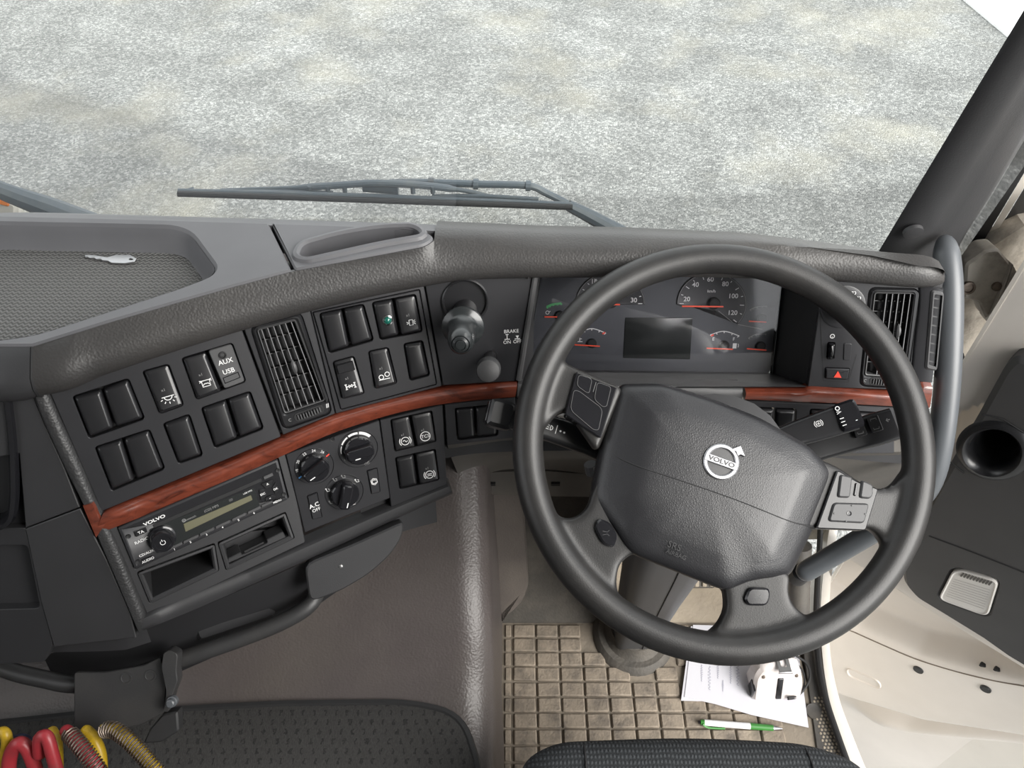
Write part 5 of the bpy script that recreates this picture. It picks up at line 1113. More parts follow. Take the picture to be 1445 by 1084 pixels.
V2, F2 = prism(rpoly([(-.0052, -PY / 2 + .0020), (.0052, -PY / 2 + .0020), (.0052, PY / 2 - .0020), (-.0052, PY / 2 - .0020)], .002, 2), [(0, .002), (0, .0066), (.0012, .0084)], False, True); thin_me = None
for j in range(13):
    yc = y0g - (j + .5) * PY
    for i in range(-1, 12):
        xc = x0g + (i + .5) * PX if i >= 0 else x0g - .0085
        if xc > .49: continue
        if math.hypot(xc - hole[0], (yc - hole[1]) * 1.0) < .080: continue
        px_, py_ = px_of((xc, yc, 0))
        if 945 < px_ < 978 and 950 < py_ < 985: continue
        src = tile_me if i >= 0 else thin_me
        if src is None:
            o = mesh('mat_tile', V if i >= 0 else V2, F if i >= 0 else F2, M['mat'], mt, Fr((xc, yc, 0), (1, 0, 0), (0, 1, 0)), center=False)
            if i >= 0: tile_me = o.data
            else: thin_me = o.data
        else: link('mat_tile', src, mt, Matrix.Translation((xc + random.uniform(-.0006, .0006), yc + random.uniform(-.0006, .0006), random.uniform(-.0006, .0003))) @ Matrix.Rotation(random.uniform(-.02, .02), 4, 'Z'))
V, F = prism(rpoly([(-.030, .25), (-.030, .675), (-.022, .675), (-.022, .25)], .001, 2), [(0, .0), (0, .010), (.001, .012)], False, True); mesh('mat_edge', V, F, M['mat'], mt)
V, F = box_geo((.10, .675, -.002), (.53, .80, .003)); tag(mesh('heel_plate', V, F, M['matpale'], mt), 'smooth dusty heel plate in front of the tiles')
# pedals
ac = thing('accelerator_pedal', at_z(975, 824, .03), 'ribbed dusty accelerator pedal seen through the lower wheel opening', 'pedal')
f = Fr(at_z(976, 816, .05), (1, 0, 0), (0, .75, .66)); V, F = bbox_geo((-.042, -.02, -.010), (.045, .05, 0), .003); mesh('pedal_pad', V, F, M['matdark'], ac, f)
for k in range(6): V, F = bbox_geo((-.038 + k * .0145, -.016, -.001), (-.030 + k * .0145, .046, .004), .0012); mesh('rib', V, F, M['matpale'], ac, f)
V, F = tube_geo([f.w(0, .03, -.01), f.w(0, .06, -.10)], .012, 10); mesh('pedal_arm', V, F, M['rubber'], ac)

# ------------------------------------------------------------------ door sill
sill = thing('sill_plate', (.52, .5, 0), 'dimpled grey plastic sill plate along the door opening', 'sill plate')
sq = [(1128, 880), (1152, 870), (1160, 940), (1175, 1000), (1195, 1065), (1215, 1110), (1160, 1110), (1143, 985)]
fs_ = Fr((.52, .5, .008), (1, 0, 0), (0, 1, 0)); V, F = prism(rpoly(fs_.pp(sq), .004, 2), [(0, -.010), (0, -.0012), (.001, 0)]); mesh('plate', V, F, M['sillseal'], sill, fs_)
geo = []
for a in range(9):
    for b in range(20):
        x, y = 1145 + a * 5.4 + b * 1.3 + (2.7 if b % 2 else 0), 985 + b * 5.0
        if x > 1150 + (y - 975) * .42 + 18 or x < 1146: continue
        if math.hypot(x - 1150, (y - 1004)) < 11: continue
        c = fs_.px(x, y); geo.append(prism([(c[0] + .0024 * math.cos(t), c[1] + .0024 * math.sin(t)) for t in lin(0, 2 * math.pi, 7)[:-1]], [(0, 0), (.0008, .0012)], False, True))
V, F = merge(*geo); tag(mesh('dimple_pattern', V, F, M['matpale'], sill, fs_), kind='stuff')
lathe('round_plug', fs_.at(*fs_.px(1148, 1004)), [(.0135, -.001), (.0130, .0012), (.0112, .0006), (.0004, .0006)], M['sillseal'], sill, 24)
# white painted sill edge, a curb standing at the cab side
si = [(1172, 735), (1164, 790), (1158, 860), (1161, 930), (1171, 990), (1187, 1040), (1204, 1085), (1222, 1130)]
so_ = [(1184, 735), (1176, 790), (1170, 860), (1172, 925), (1184, 985), (1202, 1035), (1222, 1085), (1242, 1130)]
A3 = smooth_path([at_z(x, y, .018) for x, y in si], 6); B3 = smooth_path([at_z(x, y, .012) for x, y in so_], 6)
rows = [[a + Vector((0, 0, -.05)), a, a.lerp(b, .5) + Vector((0, 0, .004)), b, b + Vector((-.012, 0, -.02)), b + Vector((-.03, 0, -.5))] for a, b in zip(A3, B3)]
V, F = loft(rows, False, False, closed=False); tag(mesh('trim_4', V, F, M['white'], smooth=50), kind='structure')
sl_ = [(1158, 700), (1157, 760), (1152, 860), (1155, 930), (1165, 985), (1181, 1035), (1199, 1085)]
tag(tube('door_seal', smooth_path([at_z(x, y, .02 + .0 * x) for x, y in sl_], 6), .0055, M['rubber'], None, n=10), 'black rubber door seal beside the white sill', 'door seal')
P = [at_d(1130, 770, 1.33), at_d(1128, 820, 1.36), at_d(1127, 868, 1.39)]
tag(tube('lower_pillar_post', smooth_path(P, 5), [.018] * 11, M['sillseal'], None, n=14), 'grey rounded post at the foot of the door pillar', 'post')

# ================================================================== A-PILLAR, GRAB HANDLE
PP, PN = (0, .80, .80), (0, 1, .28)
def ap(x, y, o=0): return plane_px(x, y, Vector(PP) - Vector(PN).normalized() * o, PN)
ll = [(1222, 384), (1236, 361), (1340, 188), (1445, 14), (1500, -77), (1700, -409)]; l2 = [(1290, 392), (1311, 325), (1376, 218), (1445, 107), (1500, 18), (1700, -306)]; l3 = [(1340, 400), (1352, 346), (1398, 268), (1445, 188), (1500, 96), (1700, -238)]; l4 = [(1352, 402), (1362, 380), (1405, 306), (1448, 236), (1500, 150), (1700, -180)]
rows = []
for a, b, c, d in zip(*[smooth_path([Vector((*p, 0)) for p in l], 6) for l in (ll, l2, l3, l4)]):
    rows.append([ap(a.x + 34, a.y + 10, -.06), ap(a.x + 6, a.y + 2, -.012), ap(a.x, a.y), ap(a.x + 6, a.y + 3, .004), ap((a.x + b.x) / 2, (a.y + b.y) / 2, .007), ap(b.x - 5, b.y - 3, .010), ap(b.x + 5, b.y + 3, .004), ap((b.x + c.x) / 2, (b.y + c.y) / 2, -.002), ap(c.x, c.y, -.008), ap(c.x + 4, c.y + 4, -.06)])
V, F = loft(rows, False, False, closed=False); pl = mesh('trim_5', V, F, M['pole'], smooth=60); tag(pl, 'dark textured A-pillar trim', kind='structure')
c = ap(1289, 329, .0135); f = Fr(c, ap(1300, 345, .013) - ap(1280, 345, .013), Vector((0, -.28, 1)))
lathe('screw_cap', f, [(.0115, -.004), (.0112, .0006), (.010, .0010), (.0004, .0012)], M['pole'], pl, 24)
gp = [(1333, 340, .975), (1335, 352, .962), (1340, 400, .955), (1340, 470, .958), (1336, 550, .968), (1326, 630, .985), (1310, 684, 1.01), (1276, 722, 1.05), (1236, 748, 1.09), (1184, 779, 1.13), (1138, 806, 1.16)]
P = smooth_path([at_d(*q) for q in gp], 6); rr = [.0075 + .0075 * min(1, i / 7) for i in range(len(P))]
gh = thing('grab_handle', P[-1], 'long grey grab handle bar rising beside the steering wheel to the pillar', 'grab handle')
V, F = tube_geo(P, rr, 16, round_end=True); mesh('bar', V, F, M['tube'], gh)
V, F = tube_geo([P[-1] + Vector((-.002, .004, -.012)), P[-1] + Vector((.0, .012, -.04))], .014, 14); mesh('lower_mount', V, F, M['rubber'], gh)

M['sealant'] = plastic('dirty_sealant', (.20, .165, .13), .6)
# ================================================================== OPEN DOOR
fdo = Fr((.727, .676, 0), (.755, -.656, 0), (0, 0, 1))
door = empty('door_1', fdo.w(0, 0, -.8)); tag(door, 'open white cab door with dark inner trim', kind='structure')
def zline(pts):
    q = sorted(fdo.pp(pts)); return (lambda u: float(np.interp(u, [a for a, b in q], [b for a, b in q])))
L1 = zline([(1240, 812), (1290, 845), (1445, 940), (1600, 1040)]); L2 = zline([(1205, 892), (1250, 912), (1290, 930), (1370, 953), (1445, 968), (1600, 1000)]); L3 = zline([(1180, 985), (1300, 1022), (1445, 1045), (1600, 1080)])
def smst(a, b, x):
    t = max(0, min(1, (x - a) / (b - a))); return t * t * (3 - 2 * t)
def dh(u, z):
    h = -.005; z1, z2, z3 = L1(u), L2(u), L3(u)
    h -= .055 * (smst(z2, z2 + .035, z)) * (1 - smst(z1 - .05, z1 - .01, z))      # channel above the crease
    h -= .085 * (1 - smst(z3 - .045, z3 + .015, z))
    h += .045 * math.exp(-((z - (z3 - .15 + .25 * (u - .15) ** 2)) / .04) ** 2) * smst(.0, .12, u)                                  # set back below the lower crease
    h -= .05 * smst(.10, .55, u) * (1 - smst(z3 - .16, z3 - .05, z))
    h += .004 * math.exp(-((z - z2) / .006) ** 2) * -1
    return h
us = lin(-.13, .95, 150); vs = lin(-.80, .86, 330)
V, F = grid_geo(lambda u, z: (u, z, dh(u, z)), us, vs); cc_ = fdo.px(1402, 636, .02)
F = [f for f in F if math.hypot(sum(V[i][0] for i in f) / 4 - cc_[0], sum(V[i][1] for i in f) / 4 - cc_[1]) > .062]; mesh('inner_panel', V, F, M['doorwhite'], door, fdo, smooth=60, center=False)
V, F = box_geo((-.13, -.80, -.11), (.95, .86, -.105)); mesh('outer_skin', V, F, M['white'], door, fdo)
V, F = box_geo((-.135, -.80, -.105), (-.13, .86, -.004)); mesh('edge_return', V, F, M['white'], door, fdo)
tq = [(1450, 508), (1432, 505), (1416, 520), (1380, 586), (1350, 638), (1300, 727), (1270, 792), (1274, 826), (1292, 846), (1330, 869), (1385, 903), (1420, 928), (1470, 958), (1900, 1180), (1900, 560)]
tp_ = rpoly(fdo.pp(tq, .02), [.0, .01, .012, .0, .0, 0, .012, .012, .01, 0, .0, .0, .0, 0, 0], 5)
hcup = [fdo.px(1402 + 38 * math.cos(t * math.pi / 20), 636 + 31 * math.sin(t * math.pi / 20), .02) for t in range(40)]
lq = [(1345.5, 801), (1411, 819), (1395, 871), (1323, 845)]; hl = rpoly(fdo.pp(lq, .02), .017, 6)
V, F = plate_geo(tp_, [hcup, hl], .02, .028, bev=.008, hth=.03, hbev=.004); dt = tag(mesh('trim_panel', V, F, M['door'], door, fdo, smooth=40), 'dark grey moulded door trim')
for ln in ([(1311, 757), (1370, 779), (1446, 809), (1500, 830)], [(1385, 585), (1415, 592), (1446, 612)], [(1338, 650), (1360, 668)]):
    P = [fdo.w(*fdo.px(x, y, .021), .0205) for x, y in ln]; tube('panel_seam', P, .0010, M['black'], dt, n=6)
hcb = inset(hcup, -.0085)
V, F = loft([[(x, y, z) for x, y in l] for l, z in ((inset(hcup, -.015), .019), (inset(hcup, -.010), .024), (inset(hcup, -.004), .0255), (hcup, .022), (inset(hcup, .004), .010), (inset(hcup, .006), -.006))], False, False); sc_ = tag(mesh('speaker_cup', V, F, M['key'], dt, fdo), 'round recessed cup')
V, F = loft([[(x, y, z) for x, y in l] for l, z in ((inset(hcup, .0058), .0), (inset(hcup, .010), -.07), (inset(hcup, .02), -.095))], False, True); mesh('cup_well', V, F, M['black'], dt, fdo)  # black colour gives the well its inner shade
V, F = loft([[(x, y, z) for x, y in l] for l, z in ((inset(hl, -.0005), -.004), (inset(hl, .001), .0215), (inset(hl, .003), .0225), (inset(hl, .005), .021))], False, True); lm = mesh('courtesy_lamp', V, F, plastic('lamp_lens', (.60, .58, .55), .2, .0, var=.03, coat=.5), door, fdo); tag(lm, 'clear ribbed courtesy lamp lens')
for k in range(10): 
    a = Vector(fdo.px(1358 + k * 4.4, 811 + k * 1.35, .022)); V, F = box_geo((a.x - .0012, a.y - .006, .0205), (a.x + .0012, a.y + .004, .0228)); mesh('lens_rib', V, F, M['lower'], lm, fdo)
for k in range(9):
    t = .32 + k * .065; a = Vector(fdo.px(*lerp2((1345.5, 801), (1323, 845), t), .0218)).lerp(Vector(fdo.px(*lerp2((1411, 819), (1395, 871), t), .0218)), .12); b = Vector(fdo.px(*lerp2((1345.5, 801), (1323, 845), t), .0218)).lerp(Vector(fdo.px(*lerp2((1411, 819), (1395, 871), t), .0218)), .88)
    strokes('lens_line', fdo, [[tuple(a), tuple(b)]], .0006, .0218, M['lower'], lm)
def on_door(x, y):
    for h in lin(.02, -.25, 400):
        q = fdo.px(x, y, h)
        if dh(*q) >= h: return q, h
    return q, h
cr_ = []
for p in smooth_path([Vector((x, y, 0)) for x, y in ((1196, 888), (1212, 895), (1250, 912), (1290, 929), (1330, 942), (1370, 953), (1410, 962), (1450, 969), (1500, 980))], 4):
    q, h = on_door(p.x, p.y); cr_.append(fdo.w(q[0], q[1], h + .0004))
tube('sealant_line', cr_, .0014, M['sealant'], door, n=6)
for x, y in ((1296, 945), (1391, 972)):
    q, h = on_door(x, y); lathe('rubber_plug', fdo.at(*q, h), [(.0098, -.001), (.0094, .0022), (.0070, .0012), (.0062, .0022), (.0004, .0020)], M['bracket'], door, 24)
for x, y in ((1387, 939), (1407, 945)):
    q, h = on_door(x, y); V, F = bbox_geo((-.005, -.004, -.004), (.005, .004, .0035), .0009); mesh('square_hole', V, F, M['black'], door, fdo.at(*q, h))
q, h = on_door(1219, 957); q0, h0 = on_door(1200, 949); d = (Vector(q) - Vector(q0)).normalized(); n = Vector((-d.y, d.x)); a = Vector(q) - d * .022; b = Vector(q) + d * .022
ov = rpoly([tuple(a + n * .013 - d * .012), tuple(b + n * .013 + d * .012), tuple(b - n * .013 + d * .012), tuple(a - n * .013 - d * .012)], .013, 6)
V, F = loft([[(x, y, z) for x, y in l] for l, z in ((inset(ov, -.003), h - .002), (inset(ov, -.001), h + .0028), (ov, h + .0020), (inset(ov, .004), h - .004))], False, True); mesh('oval_recess', V, F, M['doorwhite'], door, fdo)
# hinge pillar outside the dash end
hpq = [(1338, 388), (1446, 318), (1520, 300), (1520, 420), (1446, 470), (1400, 560), (1352, 655), (1330, 700), (1322, 640), (1336, 500)]
V = [at_y(x, y, .86) for x, y in hpq]; V += [p + Vector((.0, .03, 0)) for p in V]; n = len(hpq)
F = [tuple(range(n)), tuple(range(2 * n - 1, n - 1, -1))] + [(i, (i + 1) % n, n + (i + 1) % n, n + i) for i in range(n)]
tag(mesh('trim_6', V, F, M['dirtywhite'], smooth=0), 'grimy cream door hinge pillar', kind='structure')
V, F = box_geo((.48, .888, -.05), (.66, .90, .58)); tag(mesh('trim_10', V, F, M['dirtywhite']), 'grimy cream body panel beyond the dash end', kind='structure')
hg = thing('hinge_bracket', at_y(1395, 400, .83), 'grimy cream metal door hinge block beside the grab handle', 'hinge bracket')
f = Fr(at_y(1398, 398, .82), (1, -.15, -.12), (.1, .3, 1)); hq = [(1362, 372), (1390, 352), (1408, 350), (1426, 372), (1432, 398), (1405, 446), (1392, 452), (1380, 425), (1358, 420)]
V, F = prism(rpoly(f.pp(hq), .004, 3), [(.0, -.035), (0, .0), (.003, .004)]); mesh('hinge_block', V, F, M['dirtywhite'], hg, f)
V, F = prism(rpoly(f.pp([(1424, 368), (1436, 392), (1396, 458), (1390, 450)]), .001, 2), [(0, -.02), (0, .010), (.001, .011)]); mesh('hinge_flange', V, F, M['dirtywhite'], hg, f)
lathe('hinge_bolt', f.at(*f.px(1364, 404)), [(.0095, .003), (.009, .008), (.006, .0085), (.0055, .0065), (.0004, .0065)], M['spring'], hg, 16)
lathe('hinge_bolt', f.at(*f.px(1404, 402)), [(.0065, .003), (.006, .008), (.0004, .009)], M['spring'], hg, 12)
dc = thing('door_check_cable', at_y(1355, 520, .84), 'dark door loom poking out between the hinge pillar and grab handle', 'cable')
V, F = tube_geo(smooth_path([at_y(x, y, .84) for x, y in ((1356, 500), (1358, 512), (1353, 525), (1352, 540), (1346, 556))], 5), [.004] * 6 + [.006] * 15, 10); mesh('loom', V, F, M['bracket'], dc)
# door window frame: black channel, bright edge and brush strip behind the pillar
def slab(name, pts, o, th, mat, label=None):
    V = [ap(x, y, o) for x, y in pts] + [ap(x, y, o - th) for x, y in pts]; n = len(pts)
    F = [tuple(range(n)), tuple(range(2 * n - 1, n - 1, -1))] + [(i, (i + 1) % n, n + (i + 1) % n, n + i) for i in range(n)]
    return tag(mesh(name, V, F, mat, smooth=0), label, kind='structure')
slab('trim_7', [(1330, 410), (1345, 350), (1445, 180), (1700, -246), (1710, -180), (1447, 241), (1362, 384)], -.062, .02, M['rubber'], 'black door frame channel behind the pillar')
slab('trim_8', [(1362, 385), (1447, 242), (1710, -179), (1722, -165), (1448, 260), (1369, 389)], -.070, .02, M['white'], 'bright white door frame edge')
slab('trim_9', [(1369, 390), (1448, 261), (1722, -164), (1740, -120), (1448, 303), (1386, 388)], -.078, .02, M['bracket'], 'dark bristly seal strip')
# ================================================================== THINGS ON THE FLOOR
zf = .013; fpz = Fr((.4, .5, zf), (1, 0, 0), (0, 1, 0))
np_ = thing('note_sheet', fpz.w(0, 0, 0), 'white note sheets with pencil writing lying on the mat', 'paper')
for dz, pq in ((0, [(975, 884), (1120, 888), (1138, 1024), (1060, 1004), (1000, 990), (961, 989)]), (.0012, [(978, 882), (1122, 886), (1141, 1027), (1060, 1009), (1010, 994), (966, 984)])):
    V, F = prism(fpz.pp(pq, dz), [(0, dz - .0004), (0, dz + .0004)]); sh = mesh('paper_sheet', V, F, M['paper'], np_, fpz, smooth=0)
wl = []
for k, (x, y0, y1, s) in enumerate(((990, 938, 962, 1.2), (1001, 940, 974, 2.0), (1013, 936, 958, 1.2), (1020, 960, 976, 1.2), (1031, 940, 965, 1.3), (1041, 934, 968, 2.2), (1108, 940, 950, 1.5))):
    wl.append([fpz.px(x + s * math.sin(i * 1.9) + .6 * math.sin(i * 4.1), y0 + (y1 - y0) * i / 24, .002) for i in range(25)])
tag(strokes('handwriting', fpz, wl, .0007, .0020, M['ink'], np_), kind='stuff')
# tape measure
tm = thing('tape_measure', at_z(1096, 985, .015), 'white tape measure with steel end hook standing on the paper', 'tape measure')
ft = Fr(at_z(1096, 990, .015), (1, .04, 0), (0, 0, 1))   # local y up, z towards the viewer
bo = rpoly([(-.043, 0), (.043, 0), (.045, .03), (.034, .062), (.010, .068), (-.030, .068), (-.043, .050)], [.006, .006, .02, .02, .02, .014, .014], 5)
tsh = lambda V: [(x, y, z - (max(0, y) * .5 if z > -.02 else 0)) for x, y, z in V]
V, F = prism(bo, [(.005, -.056), (0, -.050), (0, -.006), (.005, 0)]); mesh('case', tsh(V), F, M['tapebody'], tm, ft)
V, F = bbox_geo((-.003, .006, -.004), (.007, .046, .002), .0008); mesh('black_stripe', tsh(V), F, M['gloss'], tm, ft)
for s in (-1, 1): V, F = lathe_geo([(.0030, -.001), (.0028, .0012), (.0004, .0016)], 12); mesh('screw', tsh([(x + s * .029, y + .050, z) for x, y, z in V]), F, M['spring'], tm, ft)
V, F = bbox_geo((-.045, .002, -.030), (-.041, .030, -.008), .001); mesh('side_grip', V, F, M['gloss'], tm, ft)
hk = Fr(ft.w(.004, .070, -.040), ft.x, -ft.z); V, F = plate_geo(rpoly([(-.011, -.017), (.011, -.017), (.011, .017), (-.011, .017)], .002, 2), [rpoly([(-.005, -.008), (.005, -.008), (.005, .010), (-.005, .010)], .002, 2)], .0016, .0024, bev=.0005, hbev=.0004); mesh('end_hook', V, F, M['metal'], tm, hk)
V, F = bbox_geo((-.012, -.0185, -.003), (.014, -.0165, .0035), .0008); mesh('hook_lip', V, F, M['metal'], tm, hk)
cp_ = [(1112, 985, .03), (1126, 981, .02), (1138, 968, .02), (1143, 952, .02), (1138, 936, .025), (1124, 926, .03)]
V, F = tube_geo(smooth_path([at_z(*q) for q in cp_], 6), .0022, 8); mesh('wrist_strap', V, F, M['rubber'], tm)
V, F = tube_geo(smooth_path([at_z(*q) for q in ((1112, 987, .026), (1124, 984, .016), (1134, 970, .016), (1134, 950, .02), (1122, 934, .028))], 6), .0016, 8); mesh('wrist_strap', V, F, M['rubber'], tm)
# pen
a = at_z(985, 1019, .014); b = at_z(1104, 1028.5, .014); fpn = Fr(a, (b - a), (0, 0, 1)); Lp = (b - a).length; up_ = (0, 0, 1)
pn = thing('ballpoint_pen', a, 'white and green ballpoint pen lying on the mat below the paper', 'pen')
def pseg(name, s0, s1, r0, r1, mat): V, F = tube_geo([fpn.w(Lp * s0, 0, 0), fpn.w(Lp * (s0 + s1) / 2, 0, 0), fpn.w(Lp * s1, 0, 0)], [r0, (r0 + r1) / 2, r1], 14); mesh(name, V, F, mat, pn)
pseg('push_button', 0, .035, .0022, .0026, M['gloss']); pseg('clip_ring', .03, .075, .0042, .0050, M['pengreen']); pseg('barrel', .075, .64, .0052, .0054, M['penwhite']); pseg('grip', .62, .89, .0056, .0050, M['pengreen']); pseg('tip', .885, 1.0, .0046, .0010, M['silver'])
V, F = tube_geo(smooth_path([fpn.w(Lp * .05, .001, -.004), fpn.w(Lp * .16, -.0, -.0075), fpn.w(Lp * .30, 0, -.0065)], 4), .0016, 8); 
V, F = tube_geo(smooth_path([fpn.w(Lp * .05, .003, .004), fpn.w(Lp * .12, -.002, .0075), fpn.w(Lp * .32, -.003, .0065)], 4), .0018, 8); mesh('clip', V, F, M['pengreen'], pn)
# key in the tray
fky = Fr((0, .6, .874 - .0270), (1, 0, 0), (0, 1, 0)); ko = [(120.5, 361), (134, 361.5), (152, 364.5), (164, 361), (184, 361), (193, 366), (190, 371), (176, 373), (158, 372), (153, 369), (145, 368.5), (143, 366.8), (137, 367), (134, 365), (128, 365.5), (125, 363.8), (121, 364)]
kh = [fky.px(185.5 + 3.2 * math.cos(t * math.pi / 6), 367.3 + 1.3 * math.sin(t * math.pi / 6)) for t in range(12)]
V, F = plate_geo(fky.pp(ko), [kh], .0016, .0022, bev=.0003, hbev=.0002); ky = mesh('ignition_key', V, F, plastic('nickel_key', (.52, .52, .53), .36, metallic=1, var=.01), None, fky, smooth=20); tag(ky, 'silver key lying in the textured dash tray', 'key')

# ================================================================== LEFT FOREGROUND: bar, bracket, air hoses
bar = [(-60, 915, 1.0), (10, 945, .99), (60, 958, .985), (110, 966, .98), (180, 955, .985), (250, 932, .99), (330, 905, 1.0), (400, 877, 1.01), (440, 850, 1.02), (452, 815, 1.04)]
tag(tube('curved_bar', smooth_path([at_d(*q) for q in bar], 6), .0105, M['bracket'], None, n=14), 'bent dark bar running under the radio to the bracket', 'bar')
bk = thing('mounting_bracket', at_d(180, 1030, .97), 'folded dark metal bracket clamped on the bent bar', 'bracket')
f = Fr(at_d(175, 985, .965), (1, .12, 0), (0, .75, .66))
bq = [(106, 948), (150, 948), (205, 938), (228, 926), (236, 960), (233, 1004), (200, 1022), (160, 1030), (106, 1028)]
V, F = prism(rpoly(f.pp(bq), .004, 3), [(.001, -.003), (0, -.002), (0, .002), (.001, .003)]); mesh('bracket_plate', V, F, M['bracket'], bk, f)
fl2 = [(232, 920), (240, 916), (252, 922), (250, 946), (252, 960), (243, 985), (240, 1003), (232, 1004), (236, 975), (229, 940)]
V, F = prism(rpoly(f.pp(fl2, .01), .003, 3), [(.0008, -.006), (0, -.005), (0, .013), (.0008, .014)]); mesh('bracket_ear', V, F, M['bracket'], bk, f)
c = f.px(243, 990, .016); lathe('bolt', f.at(c[0], c[1], .014), [(.0065, -.002), (.0065, .004), (.0052, .0046), (.005, .010), (.0036, .011), (.0004, .011)], M['tube'], bk, 12)
for x in (178, 212): lathe('rivet_ring', f.at(*f.px(x, 957 - (x - 178) * .1, .003), .003), [(.0075, -.001), (.0070, .0008), (.0056, .0010), (.005, .0002)], M['bracket'], bk, 20)
V, F = prism(rpoly(f.pp([(233, 1004), (254, 1000), (256, 1028), (232, 1043), (206, 1045), (215, 1025)], -.012), .003, 2), [(0, -.02), (0, -.004), (.002, -.002)]); mesh('bracket_foot', V, F, M['rubber'], bk, f)
def helix(path, R, r, pitch, mat, parent):
    P = [Vector(p) for p in path]; L = [0]
    for a, b in zip(P, P[1:]): L.append(L[-1] + (b - a).length)
    out = []; n = int(L[-1] / pitch * 10); u = Vector((0, 0, 1))
    for i in range(n):
        s = L[-1] * i / n; k = max(j for j in range(len(L)) if L[j] <= s); k = min(k, len(P) - 2); t = (s - L[k]) / max(1e-9, L[k + 1] - L[k]); p = P[k].lerp(P[k + 1], t); T = (P[k + 1] - P[k]).normalized()
        a = (u - T * u.dot(T)).normalized(); b = T.cross(a); ph = 2 * math.pi * s / pitch; out.append(p + (a * math.cos(ph) + b * math.sin(ph)) * R)
    V, F = tube_geo(out, r, 5); return mesh('spring_guard', V, F, mat, parent)
def hose(label, pts, mat, r, d0=.93, spring=None, name='air_hose'):
    P = smooth_path([at_d(x, y, d0 + (dd if True else 0)) for x, y, dd in pts], 7); t = thing(name, P[-1], label, 'air hose', 'coiled air hoses at the lower left'); V, F = tube_geo(P, r, 12, round_end=True); mesh('hose', V, F, mat, t)
    if spring:
        a, b = spring; helix(P[int(a * (len(P) - 1)):int(b * (len(P) - 1)) + 1], r + .0012, .0012, .0036, M['spring'], t)
    return t
hose('yellow air hose end at the left frame edge', [(-14, 1046, .0), (4, 1033, -.01), (10, 1046, -.01), (6, 1075, .0), (2, 1110, .0)], M['yellow_hose'], .0062)
hose('dark blue air hose arching behind the red loop', [(10, 1075, .02), (16, 1050, .015), (30, 1043, .01), (42, 1052, .015), (48, 1090, .02)], M['dark_hose'], .0062)
hose('scuffed red air hose looping at the lower left corner', [(12, 1110, -.01), (14, 1070, -.015), (25, 1050, -.02), (38, 1056, -.018), (50, 1085, -.01), (54, 1110, -.01)], M['red_hose'], .0078)
hose('red air hose bend between two yellow hoses', [(56, 1064, -.02), (56, 1043, -.028), (66, 1040, -.03), (74, 1065, -.028), (86, 1110, -.02)], M['red_hose'], .0072)
hose('short yellow air hose behind the red bend', [(74, 1032, -.0), (80, 1045, -.005), (82, 1070, -.005), (82, 1110, .0)], M['yellow_hose'], .0058)
hose('red air hose wrapped in a steel spring', [(94, 1032, -.02), (106, 1044, -.03), (124, 1066, -.036), (140, 1090, -.036), (150, 1112, -.03)], M['red_hose'], .0074, spring=(.12, 1))
hose('smooth yellow air hose between the two spring-wrapped hoses', [(122, 1032, -.005), (134, 1046, -.01), (142, 1070, -.01), (148, 1045, -.0), (152, 1110, .0)][:3] + [(143, 1112, -.008)], M['yellow_hose'], .0070)
hose('yellow air hose wrapped in a steel spring', [(148, 1030, -.02), (162, 1031, -.026), (180, 1044, -.032), (200, 1064, -.036), (220, 1088, -.04), (234, 1112, -.04)], M['yellow_hose'], .0074, spring=(.0, 1))

# ================================================================== DRIVER SEAT
st = thing('driver_seat', (.215, .0, 0), 'dark patterned cloth driver seat cushion at the bottom edge', 'seat')
so3 = rpoly([(.005, -.30), (.005, .300), (.05, .325), (.215, .331), (.36, .323), (.425, .295), (.425, -.30)], [.03, .03, .05, .2, .06, .04, .03], 6)
V, F = prism(so3, [(.02, .30), (.004, .32), (0, .36), (0, .40), (.004, .43), (.014, .447), (.030, .455), (.06, .460)]); mesh('cushion', V, F, M['seat'], st, smooth=60)
for x, y0 in ((.085, .328), (.345, .3245)):
    tube('cushion_seam', smooth_path([Vector((x, y0 - a, z)) for a, z in ((.016, .4462), (.022, .4503), (.030, .4540), (.06, .4595), (.2, .4595))], 5), .0012, M['rubber'], st, n=6)
V, F = bbox_geo((.06, -.25, .0), (.37, .20, .31), .02); mesh('seat_base', V, F, M['rubber'], st)

# ================================================================== OUTSIDE: WIPERS, MARKER
def on_ws(x, y, o=.03):
    Y = .95
    for _ in range(8): p = at_y(x, y, Y); Y = YW(p.x, p.z) + o
    return at_y(x, y, Y)
wp_ = thing('windscreen_wiper', on_ws(880, 335), 'long black windscreen wiper parked across the driver side glass', 'wiper')
def wtube(name, pts, r, mat, par, n=10, o=.03, **k): V, F = tube_geo(smooth_path([on_ws(x, y, o) for x, y in pts], 4), r, n, **k); return mesh(name, V, F, mat, par)
wtube('blade_rubber', [(251, 273.5), (420, 279), (620, 286), (808, 292.5)], .0042, M['rubber'], wp_, o=.012)
wtube('blade_spine', [(252, 270), (420, 273.5), (620, 281), (806, 289)], .0040, M['wiper'], wp_, o=.02)
wtube('yoke', [(312, 269), (400, 265.5), (470, 262), (530, 258.5), (600, 262), (660, 270), (690, 277)], [.003] * 6 + [.005] * 13 + [.003] * 6, M['wiper'], wp_, o=.03)
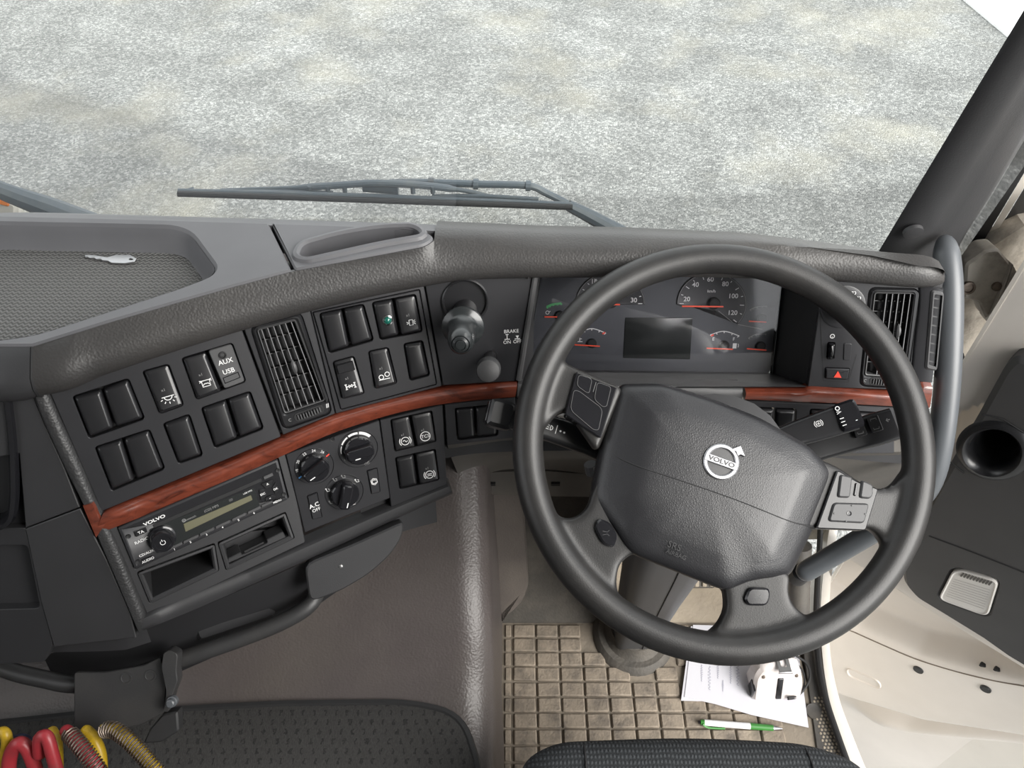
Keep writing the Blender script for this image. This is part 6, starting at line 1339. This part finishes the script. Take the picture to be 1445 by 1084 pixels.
wtube('yoke', [(340, 270.5), (400, 270), (470, 272)], .0028, M['wiper'], wp_, o=.026); wtube('yoke', [(610, 277), (680, 276.5), (760, 281)], .0028, M['wiper'], wp_, o=.026)
for x in (437, 462, 486, 582, 610): wtube('yoke_link', [(x, 262), (x + 1, 272)], .0035, M['wiper'], wp_, o=.028)
wtube('hinge_cover', [(512, 262), (535, 264), (562, 266)], .010, M['wiper'], wp_, o=.035, flat=.6)
wtube('arm_rod', [(550, 258), (600, 257.5), (680, 260), (745, 262), (770, 272), (800, 287)], .0052, M['wiper'], wp_, o=.045)
for x, y in ((608, 258), (671, 260), (745, 262.5)): wtube('hose_clip', [(x - 3, y - .4), (x + 4, y)], .0075, M['tube'] if x == 608 else M['wiper'], wp_, o=.045)
wtube('arm', [(802, 290), (830, 304), (868, 325), (905, 346)], [.008, .0085, .009, .0095, .010, .0105, .011, .0115, .012, .0125, .013, .0135, .014], M['wiper'], wp_, o=.045)
wtube('end_clip', [(255, 272), (262, 269), (273, 266)], .0022, M['wiper'], wp_, o=.025)
w2 = thing('windscreen_wiper', on_ws(100, 310), 'wiper arm slanting across the lower left corner of the glass', 'wiper')
V, F = tube_geo(smooth_path([on_ws(x, y, .045) for x, y in ((-160, 214), (-60, 245), (20, 276), (70, 294), (130, 318))], 5), [.0075 + .0006 * i for i in range(21)], 10); mesh('arm', V, F, M['wiper'], w2)
V, F = tube_geo(smooth_path([on_ws(x, y, .058) for x, y in ((-160, 206), (0, 262), (60, 283), (130, 309))], 5), .004, 8); mesh('arm_ridge', V, F, M['tube'], w2)
mk = thing('marker_lamp', at_y(6, 290, 1.12), 'orange marker lamp in a pale housing at the left edge', 'lamp')
f = Fr(at_y(4, 291, 1.12), (1, 0, -.35), (0, .3, 1)); V, F = bbox_geo((-.08, -.03, -.03), (.022, .012, .0), .006); mesh('housing', V, F, M['white'], mk, f)
V, F = bbox_geo((-.07, .002, -.02), (.010, .0125, .003), .002); mesh('orange_lens', V, F, M['orange'], mk, f)
